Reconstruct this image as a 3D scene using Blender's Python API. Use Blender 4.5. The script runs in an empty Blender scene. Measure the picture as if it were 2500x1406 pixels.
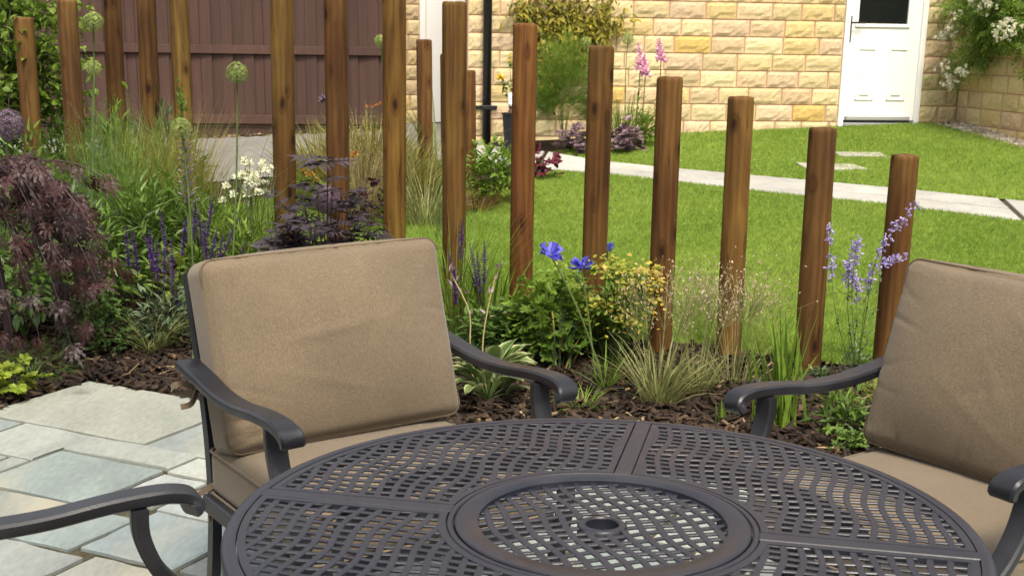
import bpy, bmesh, math, random
import numpy as np
from mathutils import Vector, Matrix
random.seed(7); rng = np.random.default_rng(7)
R = math.radians
scene = bpy.context.scene
C = scene.collection

# ------------------------------------------------------------------ camera
CAM_H = 1.4143; PITCH = 0.258035; ROLL = 0.015401; FPX = 3150.0; PPX, PPY = 1250.0, 937.0
_F = np.array([0, math.cos(PITCH), -math.sin(PITCH)]); _U0 = np.array([0, math.sin(PITCH), math.cos(PITCH)])
_X = np.array([1.0, 0, 0])
CR = math.cos(ROLL)*_X + math.sin(ROLL)*_U0; CU = -math.sin(ROLL)*_X + math.cos(ROLL)*_U0
cd = bpy.data.cameras.new('camera'); cam = bpy.data.objects.new('camera', cd); C.objects.link(cam)
cd.sensor_width = 36; cd.lens = 36*FPX/2500; cd.shift_y = 234/2500; cd.clip_start = .05; cd.clip_end = 1000
cam.matrix_world = Matrix(((CR[0], CU[0], -_F[0], 0), (CR[1], CU[1], -_F[1], 0), (CR[2], CU[2], -_F[2], CAM_H), (0, 0, 0, 1)))
cd.dof.use_dof = True; cd.dof.focus_distance = 3.6; cd.dof.aperture_fstop = 13
scene.camera = cam
# ------------------------------------------------------------------ sky, sun, exposure
SUN_EL, SUN_AZ = 58, 166           # azimuth clockwise from +Y
w = bpy.data.worlds.new('World'); scene.world = w; w.use_nodes = True
nt = w.node_tree; bg = nt.nodes['Background']
sky = nt.nodes.new('ShaderNodeTexSky'); sky.sky_type = 'NISHITA'; sky.sun_disc = False
sky.sun_elevation = R(SUN_EL); sky.sun_rotation = R(SUN_AZ); sky.dust_density = 4; sky.air_density = 1.0; sky.ozone_density = 1
hs = nt.nodes.new('ShaderNodeHueSaturation'); hs.inputs['Saturation'].default_value = .30
nt.links.new(sky.outputs[0], hs.inputs['Color']); tn = nt.nodes.new('ShaderNodeMix'); tn.data_type = 'RGBA'; tn.blend_type = 'MULTIPLY'; tn.inputs[0].default_value = 1; tn.inputs[7].default_value = (1.0, .985, .94, 1)
nt.links.new(hs.outputs[0], tn.inputs[6]); nt.links.new(tn.outputs[2], bg.inputs['Color'])
bg.inputs['Strength'].default_value = .115
sd = bpy.data.lights.new('sun', 'SUN'); sun = bpy.data.objects.new('sun', sd); C.objects.link(sun)
sd.energy = 2.0; sd.angle = R(18); sd.color = (1, .90, .74)
sdir = Vector((math.sin(R(SUN_AZ))*math.cos(R(SUN_EL)), math.cos(R(SUN_AZ))*math.cos(R(SUN_EL)), math.sin(R(SUN_EL))))
sun.rotation_euler = sdir.to_track_quat('Z', 'Y').to_euler(); sun.location = (6, -6, 12)
scene.view_settings.view_transform = 'Standard'; scene.view_settings.look = 'None'
scene.view_settings.exposure = 1.3; scene.view_settings.gamma = 1
scene.render.engine = 'CYCLES'
scene.cycles.max_bounces = 6; scene.cycles.transparent_max_bounces = 4

# ------------------------------------------------------------------ helpers: placing
def ray(px, py): return _F*FPX + CR*(px-PPX) - CU*(py-PPY)
def at(px, py, Y):
    d = ray(px, py); q = d*(Y/d[1]); q[2] += CAM_H; return q
def gz(x, y):
    if isinstance(x, np.ndarray):
        s = (.425 + .035*np.clip(x+.25, -3, 5))/7.05
        return np.where(y > 6, .04 + s*np.clip(y-6, 0, 8.5), .04*np.clip((.436*x+.9*y-3.99)/1.2, 0, 1))
    s = (.425 + .035*min(max(x+.25, -3), 5))/7.05
    if y > 6: return .04 + s*min(y-6, 8.5)
    return .04*min(max((.436*x+.9*y-3.99)/1.2, 0), 1)
def gnd(px, py):
    lo, hi = 2., 20.
    for _ in range(40):
        m = (lo+hi)/2; q = at(px, py, m)
        if q[2] > gz(q[0], m): lo = m
        else: hi = m
    return at(px, py, lo)
def base(px, Y):                       # ground point at depth Y seen in column px
    py = 700.
    for _ in range(12):
        q = at(px, py, Y); g = gz(q[0], Y); py += (q[2]-g)*FPX/Y
    return np.array([q[0], Y, g])
def height(px, py, Y): q = at(px, py, Y); return q[2] - gz(q[0], Y)

# ------------------------------------------------------------------ helpers: objects
def link(o, parent=None):
    C.objects.link(o)
    if parent is not None: o.parent = parent
    return o
def tag(o, label=None, cat=None, group=None, kind=None):
    if label: o['label'] = label
    if cat: o['category'] = cat
    if group: o['group'] = group
    if kind: o['kind'] = kind
    return o
def empty(name, loc, label, cat, rz=0, group=None):
    o = bpy.data.objects.new(name, None); link(o); o.location = loc; o.rotation_euler = (0, 0, rz)
    o.empty_display_size = .1
    return tag(o, label, cat, group)
class Geo:
    """collects triangles with a per-vertex value"""
    def __init__(s): s.V = []; s.F = []; s.A = []; s.n = 0
    def add(s, V, F, a=None):
        V = np.asarray(V, float).reshape(-1, 3); F = np.asarray(F, int).reshape(-1, 3)
        s.V.append(V); s.F.append(F+s.n); s.n += len(V)
        if a is None: a = rng.random()
        s.A.append(np.broadcast_to(np.asarray(a, float), (len(V),)).copy())
        return s
    def quads(s, V, Q, a=None):
        Q = np.asarray(Q, int); return s.add(V, np.concatenate([Q[:, [0, 1, 2]], Q[:, [0, 2, 3]]]), a)
    def mesh(s, name, smooth=False, off=(0, 0, 0)):
        V = np.concatenate(s.V) - np.asarray(off); F = np.concatenate(s.F); A = np.concatenate(s.A)
        me = bpy.data.meshes.new(name)
        me.vertices.add(len(V)); me.vertices.foreach_set('co', V.astype(np.float32).ravel())
        me.loops.add(F.size); me.loops.foreach_set('vertex_index', F.astype(np.int32).ravel())
        me.polygons.add(len(F)); me.polygons.foreach_set('loop_start', np.arange(0, F.size, 3, dtype=np.int32))
        at_ = me.attributes.new('rnd', 'FLOAT', 'POINT'); at_.data.foreach_set('value', A.astype(np.float32))
        me.update(calc_edges=True); me.validate()
        me.polygons.foreach_set('use_smooth', np.full(len(me.polygons), smooth))
        return me
    def build(s, name, mat, parent=None, smooth=False, kind=None):
        off = np.array(parent.location) if parent is not None and parent.parent is None else (0, 0, 0)
        if parent is not None and parent.rotation_euler.z: off = (0, 0, 0)
        me = s.mesh(name, smooth, off); me.materials.append(mat)
        o = link(bpy.data.objects.new(name, me), parent)
        if kind: o['kind'] = kind
        return o
def bmobj(name, bm, mat, parent=None, smooth=False):
    me = bpy.data.meshes.new(name); bm.to_mesh(me); bm.free(); me.materials.append(mat)
    if smooth: me.polygons.foreach_set('use_smooth', [True]*len(me.polygons))
    return link(bpy.data.objects.new(name, me), parent)
def box(sx, sy, sz, bev=0, seg=2, off=(0, 0, 0)):
    bm = bmesh.new(); bmesh.ops.create_cube(bm, size=1)
    for v_ in bm.verts: v_.co = Vector((v_.co.x*sx+off[0], v_.co.y*sy+off[1], v_.co.z*sz+off[2]))
    if bev: bmesh.ops.bevel(bm, geom=bm.edges[:], offset=bev, segments=seg, affect='EDGES', profile=.5)
    return bm
def addbox(bm, c, s, bev=0, seg=1):
    r = bmesh.ops.create_cube(bm, size=1)
    for v_ in r['verts']: v_.co = Vector((v_.co.x*s[0]+c[0], v_.co.y*s[1]+c[1], v_.co.z*s[2]+c[2]))
    if bev:
        es = list({e for v_ in r['verts'] for e in v_.link_edges})
        bmesh.ops.bevel(bm, geom=es, offset=bev, segments=seg, affect='EDGES', profile=.5)
def tubeVF(path, r0, r1=None, k=5):
    path = np.asarray(path, float); n = len(path); r1 = r0 if r1 is None else r1
    T = np.gradient(path, axis=0); T /= np.linalg.norm(T, axis=1)[:, None]+1e-9
    ref = np.array([0, 0, 1.]) if abs(T[:, 2]).mean() < .8 else np.array([1., 0, 0])
    S = np.cross(T, ref); S /= np.linalg.norm(S, axis=1)[:, None]+1e-9; N = np.cross(S, T)
    rr = np.linspace(r0, r1, n)[:, None, None]; a = np.arange(k)*2*math.pi/k
    V = path[:, None]+rr*(np.cos(a)[None, :, None]*S[:, None]+np.sin(a)[None, :, None]*N[:, None])
    Q = []
    for i in range(n-1):
        for j in range(k): Q.append((i*k+j, i*k+(j+1) % k, (i+1)*k+(j+1) % k, (i+1)*k+j))
    Q = np.array(Q); Fc = np.concatenate([Q[:, [0, 1, 2]], Q[:, [0, 2, 3]]])
    caps = [(0, j, j+1) for j in range(1, k-1)]+[((n-1)*k, (n-1)*k+j+1, (n-1)*k+j) for j in range(1, k-1)]
    return V.reshape(-1, 3), np.concatenate([Fc, np.array(caps)])
def curve3(p0, p1, bend, n=8):
    p0 = np.asarray(p0, float); p1 = np.asarray(p1, float); t = np.linspace(0, 1, n)[:, None]
    return p0+(p1-p0)*t+np.asarray(bend)*(4*t*(1-t))
def smoothpath(pts, n=40):                 # Catmull-Rom
    P = np.asarray(pts, float); P = np.vstack([2*P[0]-P[1], P, 2*P[-1]-P[-2]]); out = []
    m = len(P)-3
    for s in np.linspace(0, m-1e-6, n):
        i = int(s); t = s-i; a, b, c, d = P[i:i+4]
        out.append(.5*(2*b+(c-a)*t+(2*a-5*b+4*c-d)*t*t+(3*b-a-3*c+d)*t**3))
    return np.array(out)

# ------------------------------------------------------------------ materials
def newmat(name):
    m = bpy.data.materials.new(name); m.use_nodes = True
    return m, m.node_tree.nodes, m.node_tree.links, m.node_tree.nodes['Principled BSDF']
def nd(N, t, **kw):
    n = N.new(t)
    for k, v_ in kw.items():
        if k in n.inputs: n.inputs[k].default_value = v_
        else: setattr(n, k, v_)
    return n
def rgba(c): return (c[0], c[1], c[2], 1)
def mixc(N, L, fac, a, b, blend='MIX'):
    m = N.new('ShaderNodeMix'); m.data_type = 'RGBA'; m.blend_type = blend
    for sock, v_ in ((m.inputs[0], fac), (m.inputs[6], a), (m.inputs[7], b)):
        if hasattr(v_, 'links') or hasattr(v_, 'is_linked'): L.new(v_, sock)
        elif isinstance(v_, (int, float)): sock.default_value = v_
        else: sock.default_value = rgba(v_)
    return m.outputs[2]
def ramp(N, L, fac, stops):
    r = N.new('ShaderNodeValToRGB'); L.new(fac, r.inputs[0]); e = r.color_ramp.elements
    e[0].position, e[0].color = stops[0][0], rgba(stops[0][1])
    e[1].position, e[1].color = stops[-1][0], rgba(stops[-1][1])
    for p, c in stops[1:-1]:
        x = e.new(p); x.color = rgba(c)
    return r.outputs[0]
def mapped(N, L, scale, jitter=True, coord='Object'):
    tc = N.new('ShaderNodeTexCoord'); mp = N.new('ShaderNodeMapping'); mp.inputs['Scale'].default_value = scale
    L.new(tc.outputs[coord], mp.inputs[0])
    if jitter:
        oi = N.new('ShaderNodeObjectInfo'); mu = nd(N, 'ShaderNodeMath', operation='MULTIPLY'); mu.inputs[1].default_value = 37
        L.new(oi.outputs['Random'], mu.inputs[0]); cb = N.new('ShaderNodeCombineXYZ')
        for i in range(3): L.new(mu.outputs[0], cb.inputs[i])
        L.new(cb.outputs[0], mp.inputs['Location'])
    return mp.outputs[0]
def bump(N, L, bsdf, h, strength, dist=.01):
    b = N.new('ShaderNodeBump'); b.inputs['Strength'].default_value = strength; b.inputs['Distance'].default_value = dist
    L.new(h, b.inputs['Height']); L.new(b.outputs[0], bsdf.inputs['Normal'])
_leafm = {}
def leafmat(name, c1, c2, trans=.3, rough=.5, spec=.35):
    if name in _leafm: return _leafm[name]
    m, N, L, b = newmat(name)
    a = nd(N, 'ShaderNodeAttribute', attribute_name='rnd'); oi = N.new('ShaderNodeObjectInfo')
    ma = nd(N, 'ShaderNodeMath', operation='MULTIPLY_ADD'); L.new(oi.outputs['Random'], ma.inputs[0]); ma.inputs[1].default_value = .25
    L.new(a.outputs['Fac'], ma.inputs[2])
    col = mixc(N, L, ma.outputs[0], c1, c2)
    m.node_tree.nodes.active = b
    nz = nd(N, 'ShaderNodeTexNoise', Scale=22.0, Detail=2.0); tc = N.new('ShaderNodeTexCoord'); L.new(tc.outputs['Object'], nz.inputs['Vector'])
    sh = ramp(N, L, nz.outputs['Fac'], [(.3, (.72, .72, .72)), (.7, (1.2, 1.2, 1.1))])
    col = mixc(N, L, 1.0, col, sh, 'MULTIPLY')
    L.new(col, b.inputs['Base Color']); b.inputs['Roughness'].default_value = rough; b.inputs['Specular IOR Level'].default_value = spec
    if trans:
        t = N.new('ShaderNodeBsdfTranslucent'); L.new(col, t.inputs['Color']); mx = N.new('ShaderNodeMixShader')
        mx.inputs[0].default_value = trans; L.new(b.outputs[0], mx.inputs[1]); L.new(t.outputs[0], mx.inputs[2])
        L.new(mx.outputs[0], N['Material Output'].inputs['Surface'])
    _leafm[name] = m; return m
def plain(name, c, rough=.5, metal=0, spec=.5, noise=.0, scale=30, bmp=0):
    m, N, L, b = newmat(name); b.inputs['Roughness'].default_value = rough; b.inputs['Metallic'].default_value = metal
    b.inputs['Specular IOR Level'].default_value = spec; b.inputs['Base Color'].default_value = rgba(c)
    if noise or bmp:
        nz = nd(N, 'ShaderNodeTexNoise', Scale=scale, Detail=4.0); L.new(mapped(N, L, (1, 1, 1)), nz.inputs['Vector'])
        if noise:
            L.new(ramp(N, L, nz.outputs['Fac'], [(.3, [x*(1-noise) for x in c]), (.7, [x*(1+noise) for x in c])]), b.inputs['Base Color'])
        if bmp: bump(N, L, b, nz.outputs['Fac'], bmp)
    return m
def wood_mat():
    m, N, L, b = newmat('timber')
    v1 = mapped(N, L, (8, 8, 1.6)); n1 = nd(N, 'ShaderNodeTexNoise', Scale=1.0, Detail=5.0, Distortion=1.2); L.new(v1, n1.inputs['Vector'])
    v2 = mapped(N, L, (60, 60, 2.2)); n2 = nd(N, 'ShaderNodeTexNoise', Scale=1.0, Detail=4.0); L.new(v2, n2.inputs['Vector'])
    v3 = mapped(N, L, (11, 11, 5.0)); vo = nd(N, 'ShaderNodeTexVoronoi', Scale=1.0); L.new(v3, vo.inputs['Vector'])
    v4 = mapped(N, L, (3, 3, 1.5)); n4 = nd(N, 'ShaderNodeTexNoise', Scale=1.0, Detail=2.0); L.new(v4, n4.inputs['Vector'])
    wv = nd(N, 'ShaderNodeTexWave', Scale=3.0, Distortion=7.0, Detail=3.0); wv.inputs['Detail Scale'].default_value = 1.3
    wv.bands_direction = 'X'; L.new(mapped(N, L, (3.2, 3.2, .5)), wv.inputs['Vector'])
    col = ramp(N, L, n1.outputs['Fac'], [(.28, (.052, .026, .009)), (.5, (.092, .049, .015)), (.72, (.138, .082, .025))])
    col = mixc(N, L, .25, col, ramp(N, L, wv.outputs['Fac'], [(.2, (.042, .022, .008)), (.8, (.140, .088, .025))]))
    col = mixc(N, L, 1, col, ramp(N, L, n2.outputs['Fac'], [(.3, (.86, .86, .86)), (.7, (1.1, 1.1, 1.1))]), 'MULTIPLY')
    kn = ramp(N, L, vo.outputs['Distance'], [(.06, (.14, .10, .08)), (.15, (.42, .34, .28)), (.20, (.9, .8, .7)), (.24, (.6, .52, .45)), (.32, (1, 1, 1))])
    n5 = nd(N, 'ShaderNodeTexNoise', Scale=1.0, Detail=1.0); L.new(mapped(N, L, (5, 5, 3)), n5.inputs['Vector'])
    kf = ramp(N, L, n5.outputs['Fac'], [(.46, (0, 0, 0)), (.54, (1, 1, 1))])
    col = mixc(N, L, kf, col, mixc(N, L, 1, col, kn, 'MULTIPLY'))
    col = mixc(N, L, 1, col, ramp(N, L, n4.outputs['Fac'], [(.32, (.70, .58, .52)), (.5, (.95, .92, .88)), (.68, (1.16, 1.2, 1.05))]), 'MULTIPLY')
    n6 = nd(N, 'ShaderNodeTexNoise', Scale=1.0, Detail=2.0); L.new(mapped(N, L, (17, 17, .45)), n6.inputs['Vector'])
    col = mixc(N, L, 1, col, ramp(N, L, n6.outputs['Fac'], [(.494, (1, 1, 1)), (.5, (.4, .35, .3)), (.506, (1, 1, 1))]), 'MULTIPLY')
    oi = N.new('ShaderNodeObjectInfo'); col = mixc(N, L, 1, col, oi.outputs['Color'], 'MULTIPLY')
    L.new(col, b.inputs['Base Color']); b.inputs['Roughness'].default_value = .75; b.inputs['Specular IOR Level'].default_value = .2
    bump(N, L, b, n2.outputs['Fac'], .35, .004)
    return m
def stone_mat(name, sc=14, lo=.8, hi=1.18, bmp=.6, rough=.9, stretch=(1, 1, 1), stain=None):
    m, N, L, b = newmat(name); oi = N.new('ShaderNodeObjectInfo')
    vm = mapped(N, L, stretch); n1 = nd(N, 'ShaderNodeTexNoise', Scale=sc*.25, Detail=5.0, Distortion=.5); L.new(vm, n1.inputs['Vector'])
    n2 = nd(N, 'ShaderNodeTexNoise', Scale=sc*4, Detail=4.0); L.new(vm, n2.inputs['Vector'])
    col = mixc(N, L, 1, oi.outputs['Color'], ramp(N, L, n1.outputs['Fac'], [(.3, (lo,)*3), (.7, (hi, hi, hi*.97))]), 'MULTIPLY')
    col = mixc(N, L, 1, col, ramp(N, L, n2.outputs['Fac'], [(.3, (.88,)*3), (.7, (1.1,)*3)]), 'MULTIPLY')
    if stain:
        n3 = nd(N, 'ShaderNodeTexNoise', Scale=2.2, Detail=3.0); L.new(vm, n3.inputs['Vector'])
        fa = ramp(N, L, n3.outputs['Fac'], [(.55, (0, 0, 0)), (.72, (.55, .55, .55))]); col = mixc(N, L, fa, col, stain)
    L.new(col, b.inputs['Base Color']); b.inputs['Roughness'].default_value = rough; b.inputs['Specular IOR Level'].default_value = .25
    bump(N, L, b, n2.outputs['Fac'], bmp, .006)
    return m
def fabric_mat():
    m, N, L, b = newmat('woven_fabric')
    va = mapped(N, L, (600, 600, 90), False); na = nd(N, 'ShaderNodeTexNoise', Scale=1.0, Detail=2.0); L.new(va, na.inputs['Vector'])
    vb = mapped(N, L, (120, 600, 600), False); nb = nd(N, 'ShaderNodeTexNoise', Scale=1.0, Detail=2.0); L.new(vb, nb.inputs['Vector'])
    mx = nd(N, 'ShaderNodeMath', operation='ADD'); L.new(na.outputs['Fac'], mx.inputs[0]); L.new(nb.outputs['Fac'], mx.inputs[1])
    hf = nd(N, 'ShaderNodeMath', operation='MULTIPLY'); hf.inputs[1].default_value = .5; L.new(mx.outputs[0], hf.inputs[0])
    col = ramp(N, L, hf.outputs[0], [(.34, (.106, .081, .053)), (.5, (.136, .104, .069)), (.66, (.172, .134, .092))])
    nc = nd(N, 'ShaderNodeTexNoise', Scale=5.0, Detail=3.0); L.new(mapped(N, L, (1, 1, 1)), nc.inputs['Vector'])
    col = mixc(N, L, 1, col, ramp(N, L, nc.outputs['Fac'], [(.3, (.9, .9, .9)), (.7, (1.07, 1.06, 1.04))]), 'MULTIPLY')
    L.new(col, b.inputs['Base Color']); b.inputs['Roughness'].default_value = .9; b.inputs['Specular IOR Level'].default_value = .15
    b.inputs['Sheen Weight'].default_value = .15
    nw = nd(N, 'ShaderNodeTexNoise', Scale=9.0, Detail=2.0, Distortion=1.5); L.new(mapped(N, L, (1, 1, 1)), nw.inputs['Vector'])
    ad = nd(N, 'ShaderNodeMath', operation='MULTIPLY_ADD'); L.new(nw.outputs['Fac'], ad.inputs[0]); ad.inputs[1].default_value = .9; L.new(hf.outputs[0], ad.inputs[2])
    bump(N, L, b, ad.outputs[0], .3, .003)
    return m
def attr_mat(name, stops, rough=.8, scale=40, spec=.3):
    m, N, L, b = newmat(name); a = nd(N, 'ShaderNodeAttribute', attribute_name='rnd')
    nz = nd(N, 'ShaderNodeTexNoise', Scale=scale, Detail=4.0); L.new(mapped(N, L, (1, 1, 1), False), nz.inputs['Vector'])
    col = mixc(N, L, 1, ramp(N, L, a.outputs['Fac'], stops), ramp(N, L, nz.outputs['Fac'], [(.3, (.7,)*3), (.7, (1.25,)*3)]), 'MULTIPLY')
    L.new(col, b.inputs['Base Color']); b.inputs['Roughness'].default_value = rough; b.inputs['Specular IOR Level'].default_value = spec
    return m
def ground_mat(name, stops, sc=9, rough=.95, bmp=.8, sc2=70):
    m, N, L, b = newmat(name); vm = mapped(N, L, (1, 1, 1), False)
    n1 = nd(N, 'ShaderNodeTexNoise', Scale=sc, Detail=6.0); L.new(vm, n1.inputs['Vector'])
    n2 = nd(N, 'ShaderNodeTexNoise', Scale=sc2, Detail=5.0); L.new(vm, n2.inputs['Vector'])
    col = mixc(N, L, 1, ramp(N, L, n1.outputs['Fac'], stops), ramp(N, L, n2.outputs['Fac'], [(.3, (.65,)*3), (.7, (1.3,)*3)]), 'MULTIPLY')
    L.new(col, b.inputs['Base Color']); b.inputs['Roughness'].default_value = rough; b.inputs['Specular IOR Level'].default_value = .2
    bump(N, L, b, n2.outputs['Fac'], bmp, .02)
    return m
M = {}
M['wood'] = wood_mat()
M['soil'] = ground_mat('bark_soil', [(.3, (.010, .007, .004)), (.55, (.024, .015, .009)), (.75, (.045, .028, .016))])
M['turf'] = ground_mat('turf', [(.3, (.13, .19, .022)), (.7, (.21, .28, .04))], 1.6)
M['asphalt'] = ground_mat('asphalt', [(.3, (.165, .16, .15)), (.7, (.215, .205, .19))], 3, .9, .5, 160)
M['mortar_joint'] = ground_mat('patio_joint', [(.3, (.035, .030, .018)), (.7, (.08, .07, .044))], 8, .95, .6, 120)
M['slab'] = stone_mat('riven_sandstone', 16, .82, 1.14, .25, .72, (1, .35, 1), (.34, .31, .22))
M['path_slab'] = stone_mat('pale_path_stone', 14, .82, 1.12, .3, .85, (1, 1, 1), (.30, .28, .22))
M['wall_stone'] = stone_mat('pitched_sandstone', 26, .82, 1.14, .5)
M['mortar'] = plain('wall_mortar', (.46, .28, .175), .95, noise=.12, scale=60, bmp=.3)
M['white'] = plain('white_paint', (.82, .81, .78), .35)
M['grey_trim'] = plain('grey_trim', (.32, .32, .31), .4)
M['black'] = plain('black_plastic', (.012, .012, .014), .4, noise=.2, scale=50)
M['chrome'] = plain('dark_handle', (.06, .05, .07), .3, metal=.8)
def metal_mat(name, c):
    m, N, L, b = newmat(name); vm = mapped(N, L, (1, 1, 1), False)
    n1 = nd(N, 'ShaderNodeTexNoise', Scale=7.0, Detail=6.0); L.new(vm, n1.inputs['Vector']); n2 = nd(N, 'ShaderNodeTexNoise', Scale=240.0, Detail=3.0); L.new(vm, n2.inputs['Vector'])
    vo = nd(N, 'ShaderNodeTexVoronoi', Scale=75.0); L.new(vm, vo.inputs['Vector'])
    col = mixc(N, L, ramp(N, L, n1.outputs['Fac'], [(.45, (0, 0, 0)), (.75, (.35, .35, .35))]), c, (.050, .050, .056))
    col = mixc(N, L, ramp(N, L, vo.outputs['Distance'], [(.05, (.35, .35, .35)), (.12, (0, 0, 0))]), col, (.07, .07, .07))
    L.new(col, b.inputs['Base Color']); b.inputs['Specular IOR Level'].default_value = .42
    L.new(ramp(N, L, n1.outputs['Fac'], [(.3, (.30,)*3), (.7, (.50,)*3)]), b.inputs['Roughness']); bump(N, L, b, n2.outputs['Fac'], .12, .002)
    return m
M['metal'] = metal_mat('bronze_powder_coat', (.0115, .0125, .0205)); M['metal_dark'] = metal_mat('bronze_powder_coat_frame', (.0105, .011, .0155))
M['fabric'] = fabric_mat()
M['seam'] = plain('seam_thread', (.10, .068, .04), .9)
M['fence'] = None
m, N, L, b = newmat('stained_fence')
oi = N.new('ShaderNodeObjectInfo'); n1 = nd(N, 'ShaderNodeTexNoise', Scale=1.0, Detail=5.0); L.new(mapped(N, L, (40, 40, 1.6)), n1.inputs['Vector'])
n2 = nd(N, 'ShaderNodeTexNoise', Scale=1.3, Detail=3.0); L.new(mapped(N, L, (1, 1, .6)), n2.inputs['Vector'])
col = mixc(N, L, 1, ramp(N, L, n1.outputs['Fac'], [(.3, (.040, .017, .011)), (.7, (.058, .025, .016))]), oi.outputs['Color'], 'MULTIPLY')
col = mixc(N, L, 1, col, ramp(N, L, n2.outputs['Fac'], [(.3, (.8,)*3), (.7, (1.15,)*3)]), 'MULTIPLY')
L.new(col, b.inputs['Base Color']); b.inputs['Roughness'].default_value = .75; bump(N, L, b, n1.outputs['Fac'], .3, .004); M['fence'] = m
m, N, L, b = newmat('door_glass'); b.inputs['Base Color'].default_value = (.01, .012, .011, 1); b.inputs['Roughness'].default_value = .05; b.inputs['Specular IOR Level'].default_value = .12; M['glass'] = m
M['bark'] = attr_mat('bark_chip', [(.0, (.010, .006, .004)), (.55, (.034, .020, .012)), (.86, (.085, .050, .028)), (1, (.34, .24, .13))])
M['gravel'] = attr_mat('gravel_stone', [(0, (.22, .18, .13)), (1, (.5, .44, .36))])
# ------------------------------------------------------------------ ground and terrain
def grid_sheet(name, xs, ys, zf, mat, inside=None, lift=0.):
    g = Geo(); nx, ny = len(xs), len(ys)
    gx, gy = np.meshgrid(xs, ys); V = np.stack([gx.ravel(), gy.ravel(), zf(gx.ravel(), gy.ravel())+lift], 1)
    j, i = np.meshgrid(np.arange(ny-1), np.arange(nx-1), indexing='ij'); j = j.ravel(); i = i.ravel()
    if inside is not None:
        kx = inside((xs[i]+xs[i+1])/2, (ys[j]+ys[j+1])/2); i, j = i[kx], j[kx]
    Q = np.stack([j*nx+i, j*nx+i+1, (j+1)*nx+i+1, (j+1)*nx+i], 1)
    g.quads(V, Q, .5); return tag(g.build(name, mat, smooth=True), kind='structure')
UX, UY = .9, -.436; NX, NY = .436, .9
norm = math.hypot(.9, .436); UX, UY, NX, NY = UX/norm, UY/norm, NX/norm, NY/norm
def uv2xy(u, v_): return (u*UX+v_*NX, u*UY+v_*NY)
PV = 3.99/norm*1.0; PU = -3.935/norm     # patio far edge and left edge in slab axes
def on_patio(x, y):
    return x*NX+y*NY < PV+.0 and x*UX+y*UY > PU
def zground(x, y):
    n = np.where(y < 7, .012*np.sin(x*7+y*3)*np.sin(y*9-x*4), 0)
    return np.where((x*NX+y*NY < PV+.04) & (x*UX+y*UY > PU-.04), -.06, gz(x, y)+n)
xs = np.concatenate([[-200, -90, -45, -25, -15, -10], np.arange(-7, 7.01, .1), [10, 15, 25, 45, 90, 200]])
ys = np.concatenate([[-200, -60, -20, -8, -3, 0, 2], np.arange(3, 8, .08), np.arange(8, 18, .25), [22, 30, 50, 100, 250]])
grid_sheet('flower_bed_ground', xs, ys, zground, M['soil'])

# patio: joint bed and slabs
pb = bmesh.new()
for (u, v_) in ((PU-.01, -1.2), (2.6, -1.2), (2.6, PV-.005), (PU-.01, PV-.005)):
    x, y = uv2xy(u, v_); pb.verts.new((x, y, -.014))
pb.faces.new(pb.verts[:]); patio = tag(bmobj('patio', pb, M['mortar_joint']), kind='structure')
k = 1/norm
S = [  # slabs seen in the photograph: u0,u1,v0,v1 , colour
 (-3.935, -3.13, 3.42, 3.99, (0.247, 0.257, 0.229)), (-3.115, -2.50, 3.40, 3.99, (0.209, 0.234, 0.229)),
 (-3.93, -3.705, 3.10, 3.405, (0.203, 0.230, 0.229)), (-3.33, -2.865, 2.845, 3.225, (0.184, 0.217, 0.214)),
 (-2.855, -2.63, 3.215, 3.385, (0.284, 0.304, 0.295)), (-2.615, -2.35, 3.215, 3.385, (0.258, 0.284, 0.281)),
 (-2.845, -2.66, 3.02, 3.20, (0.284, 0.304, 0.302)), (-2.645, -2.26, 2.92, 3.20, (0.234, 0.263, 0.266)), (-2.845, -2.66, 2.925, 3.005, (0.247, 0.277, 0.281)),
 (-2.885, -2.635, 2.545, 2.83, (0.178, 0.210, 0.211)), (-3.42, -2.9, 2.545, 2.83, (0.191, 0.202, 0.195)),
 (-2.62, -2.275, 2.57, 2.905, (0.184, 0.217, 0.229)), (-2.26, -1.9, 2.57, 2.905, (0.148, 0.169, 0.174)),
 (-3.1, -2.55, 2.10, 2.525, (0.203, 0.219, 0.214)), (-2.535, -2.10, 2.20, 2.55, (0.209, 0.217, 0.199)), (-2.085, -1.6, 2.20, 2.55, (0.184, 0.202, 0.199)),
 (-3.93, -3.44, 2.545, 3.085, (0.197, 0.217, 0.214)),
]
for (v0, v1, ust) in ((3.4, 3.99, -2.485), (3.0, 3.385, -2.335), (2.92, 2.985, -2.245), (2.565, 2.985, -1.885), (2.2, 2.55, -1.585)):
    u = ust
    if v1-v0 < .1: continue
    while u < 2.2:
        wd = random.choice((0.184, 0.304, 0.443)); S.append((u, min(u+wd, 2.3), v0, v1, random.choice(((0.234, 0.257, 0.251), (0.191, 0.223, 0.221), (0.271, 0.291, 0.281))))); u += wd+.015
S = [s for s in S if s[1]-s[0] > .05]
for row in range(7):
    v1 = 2.085-row*.47; u = -3.93 + (0 if row % 2 else -.0)
    if row == 0: rowv = (1.7, 2.085)
    while u < 2.2:
        wd = random.choice((.3, .46, .6, .75)); S.append((u, u+wd, v1-.455, v1, random.choice(((0.203, 0.223, 0.221), (0.178, 0.210, 0.211), (0.222, 0.230, 0.214), (0.247, 0.263, 0.251))))); u += wd+.015
S.append((-3.93, -3.115, 2.10, 2.525, (0.191, 0.210, 0.207))); S.append((-2.535, 2.2, 2.105, 2.185, (0.203, 0.223, 0.221)))
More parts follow.
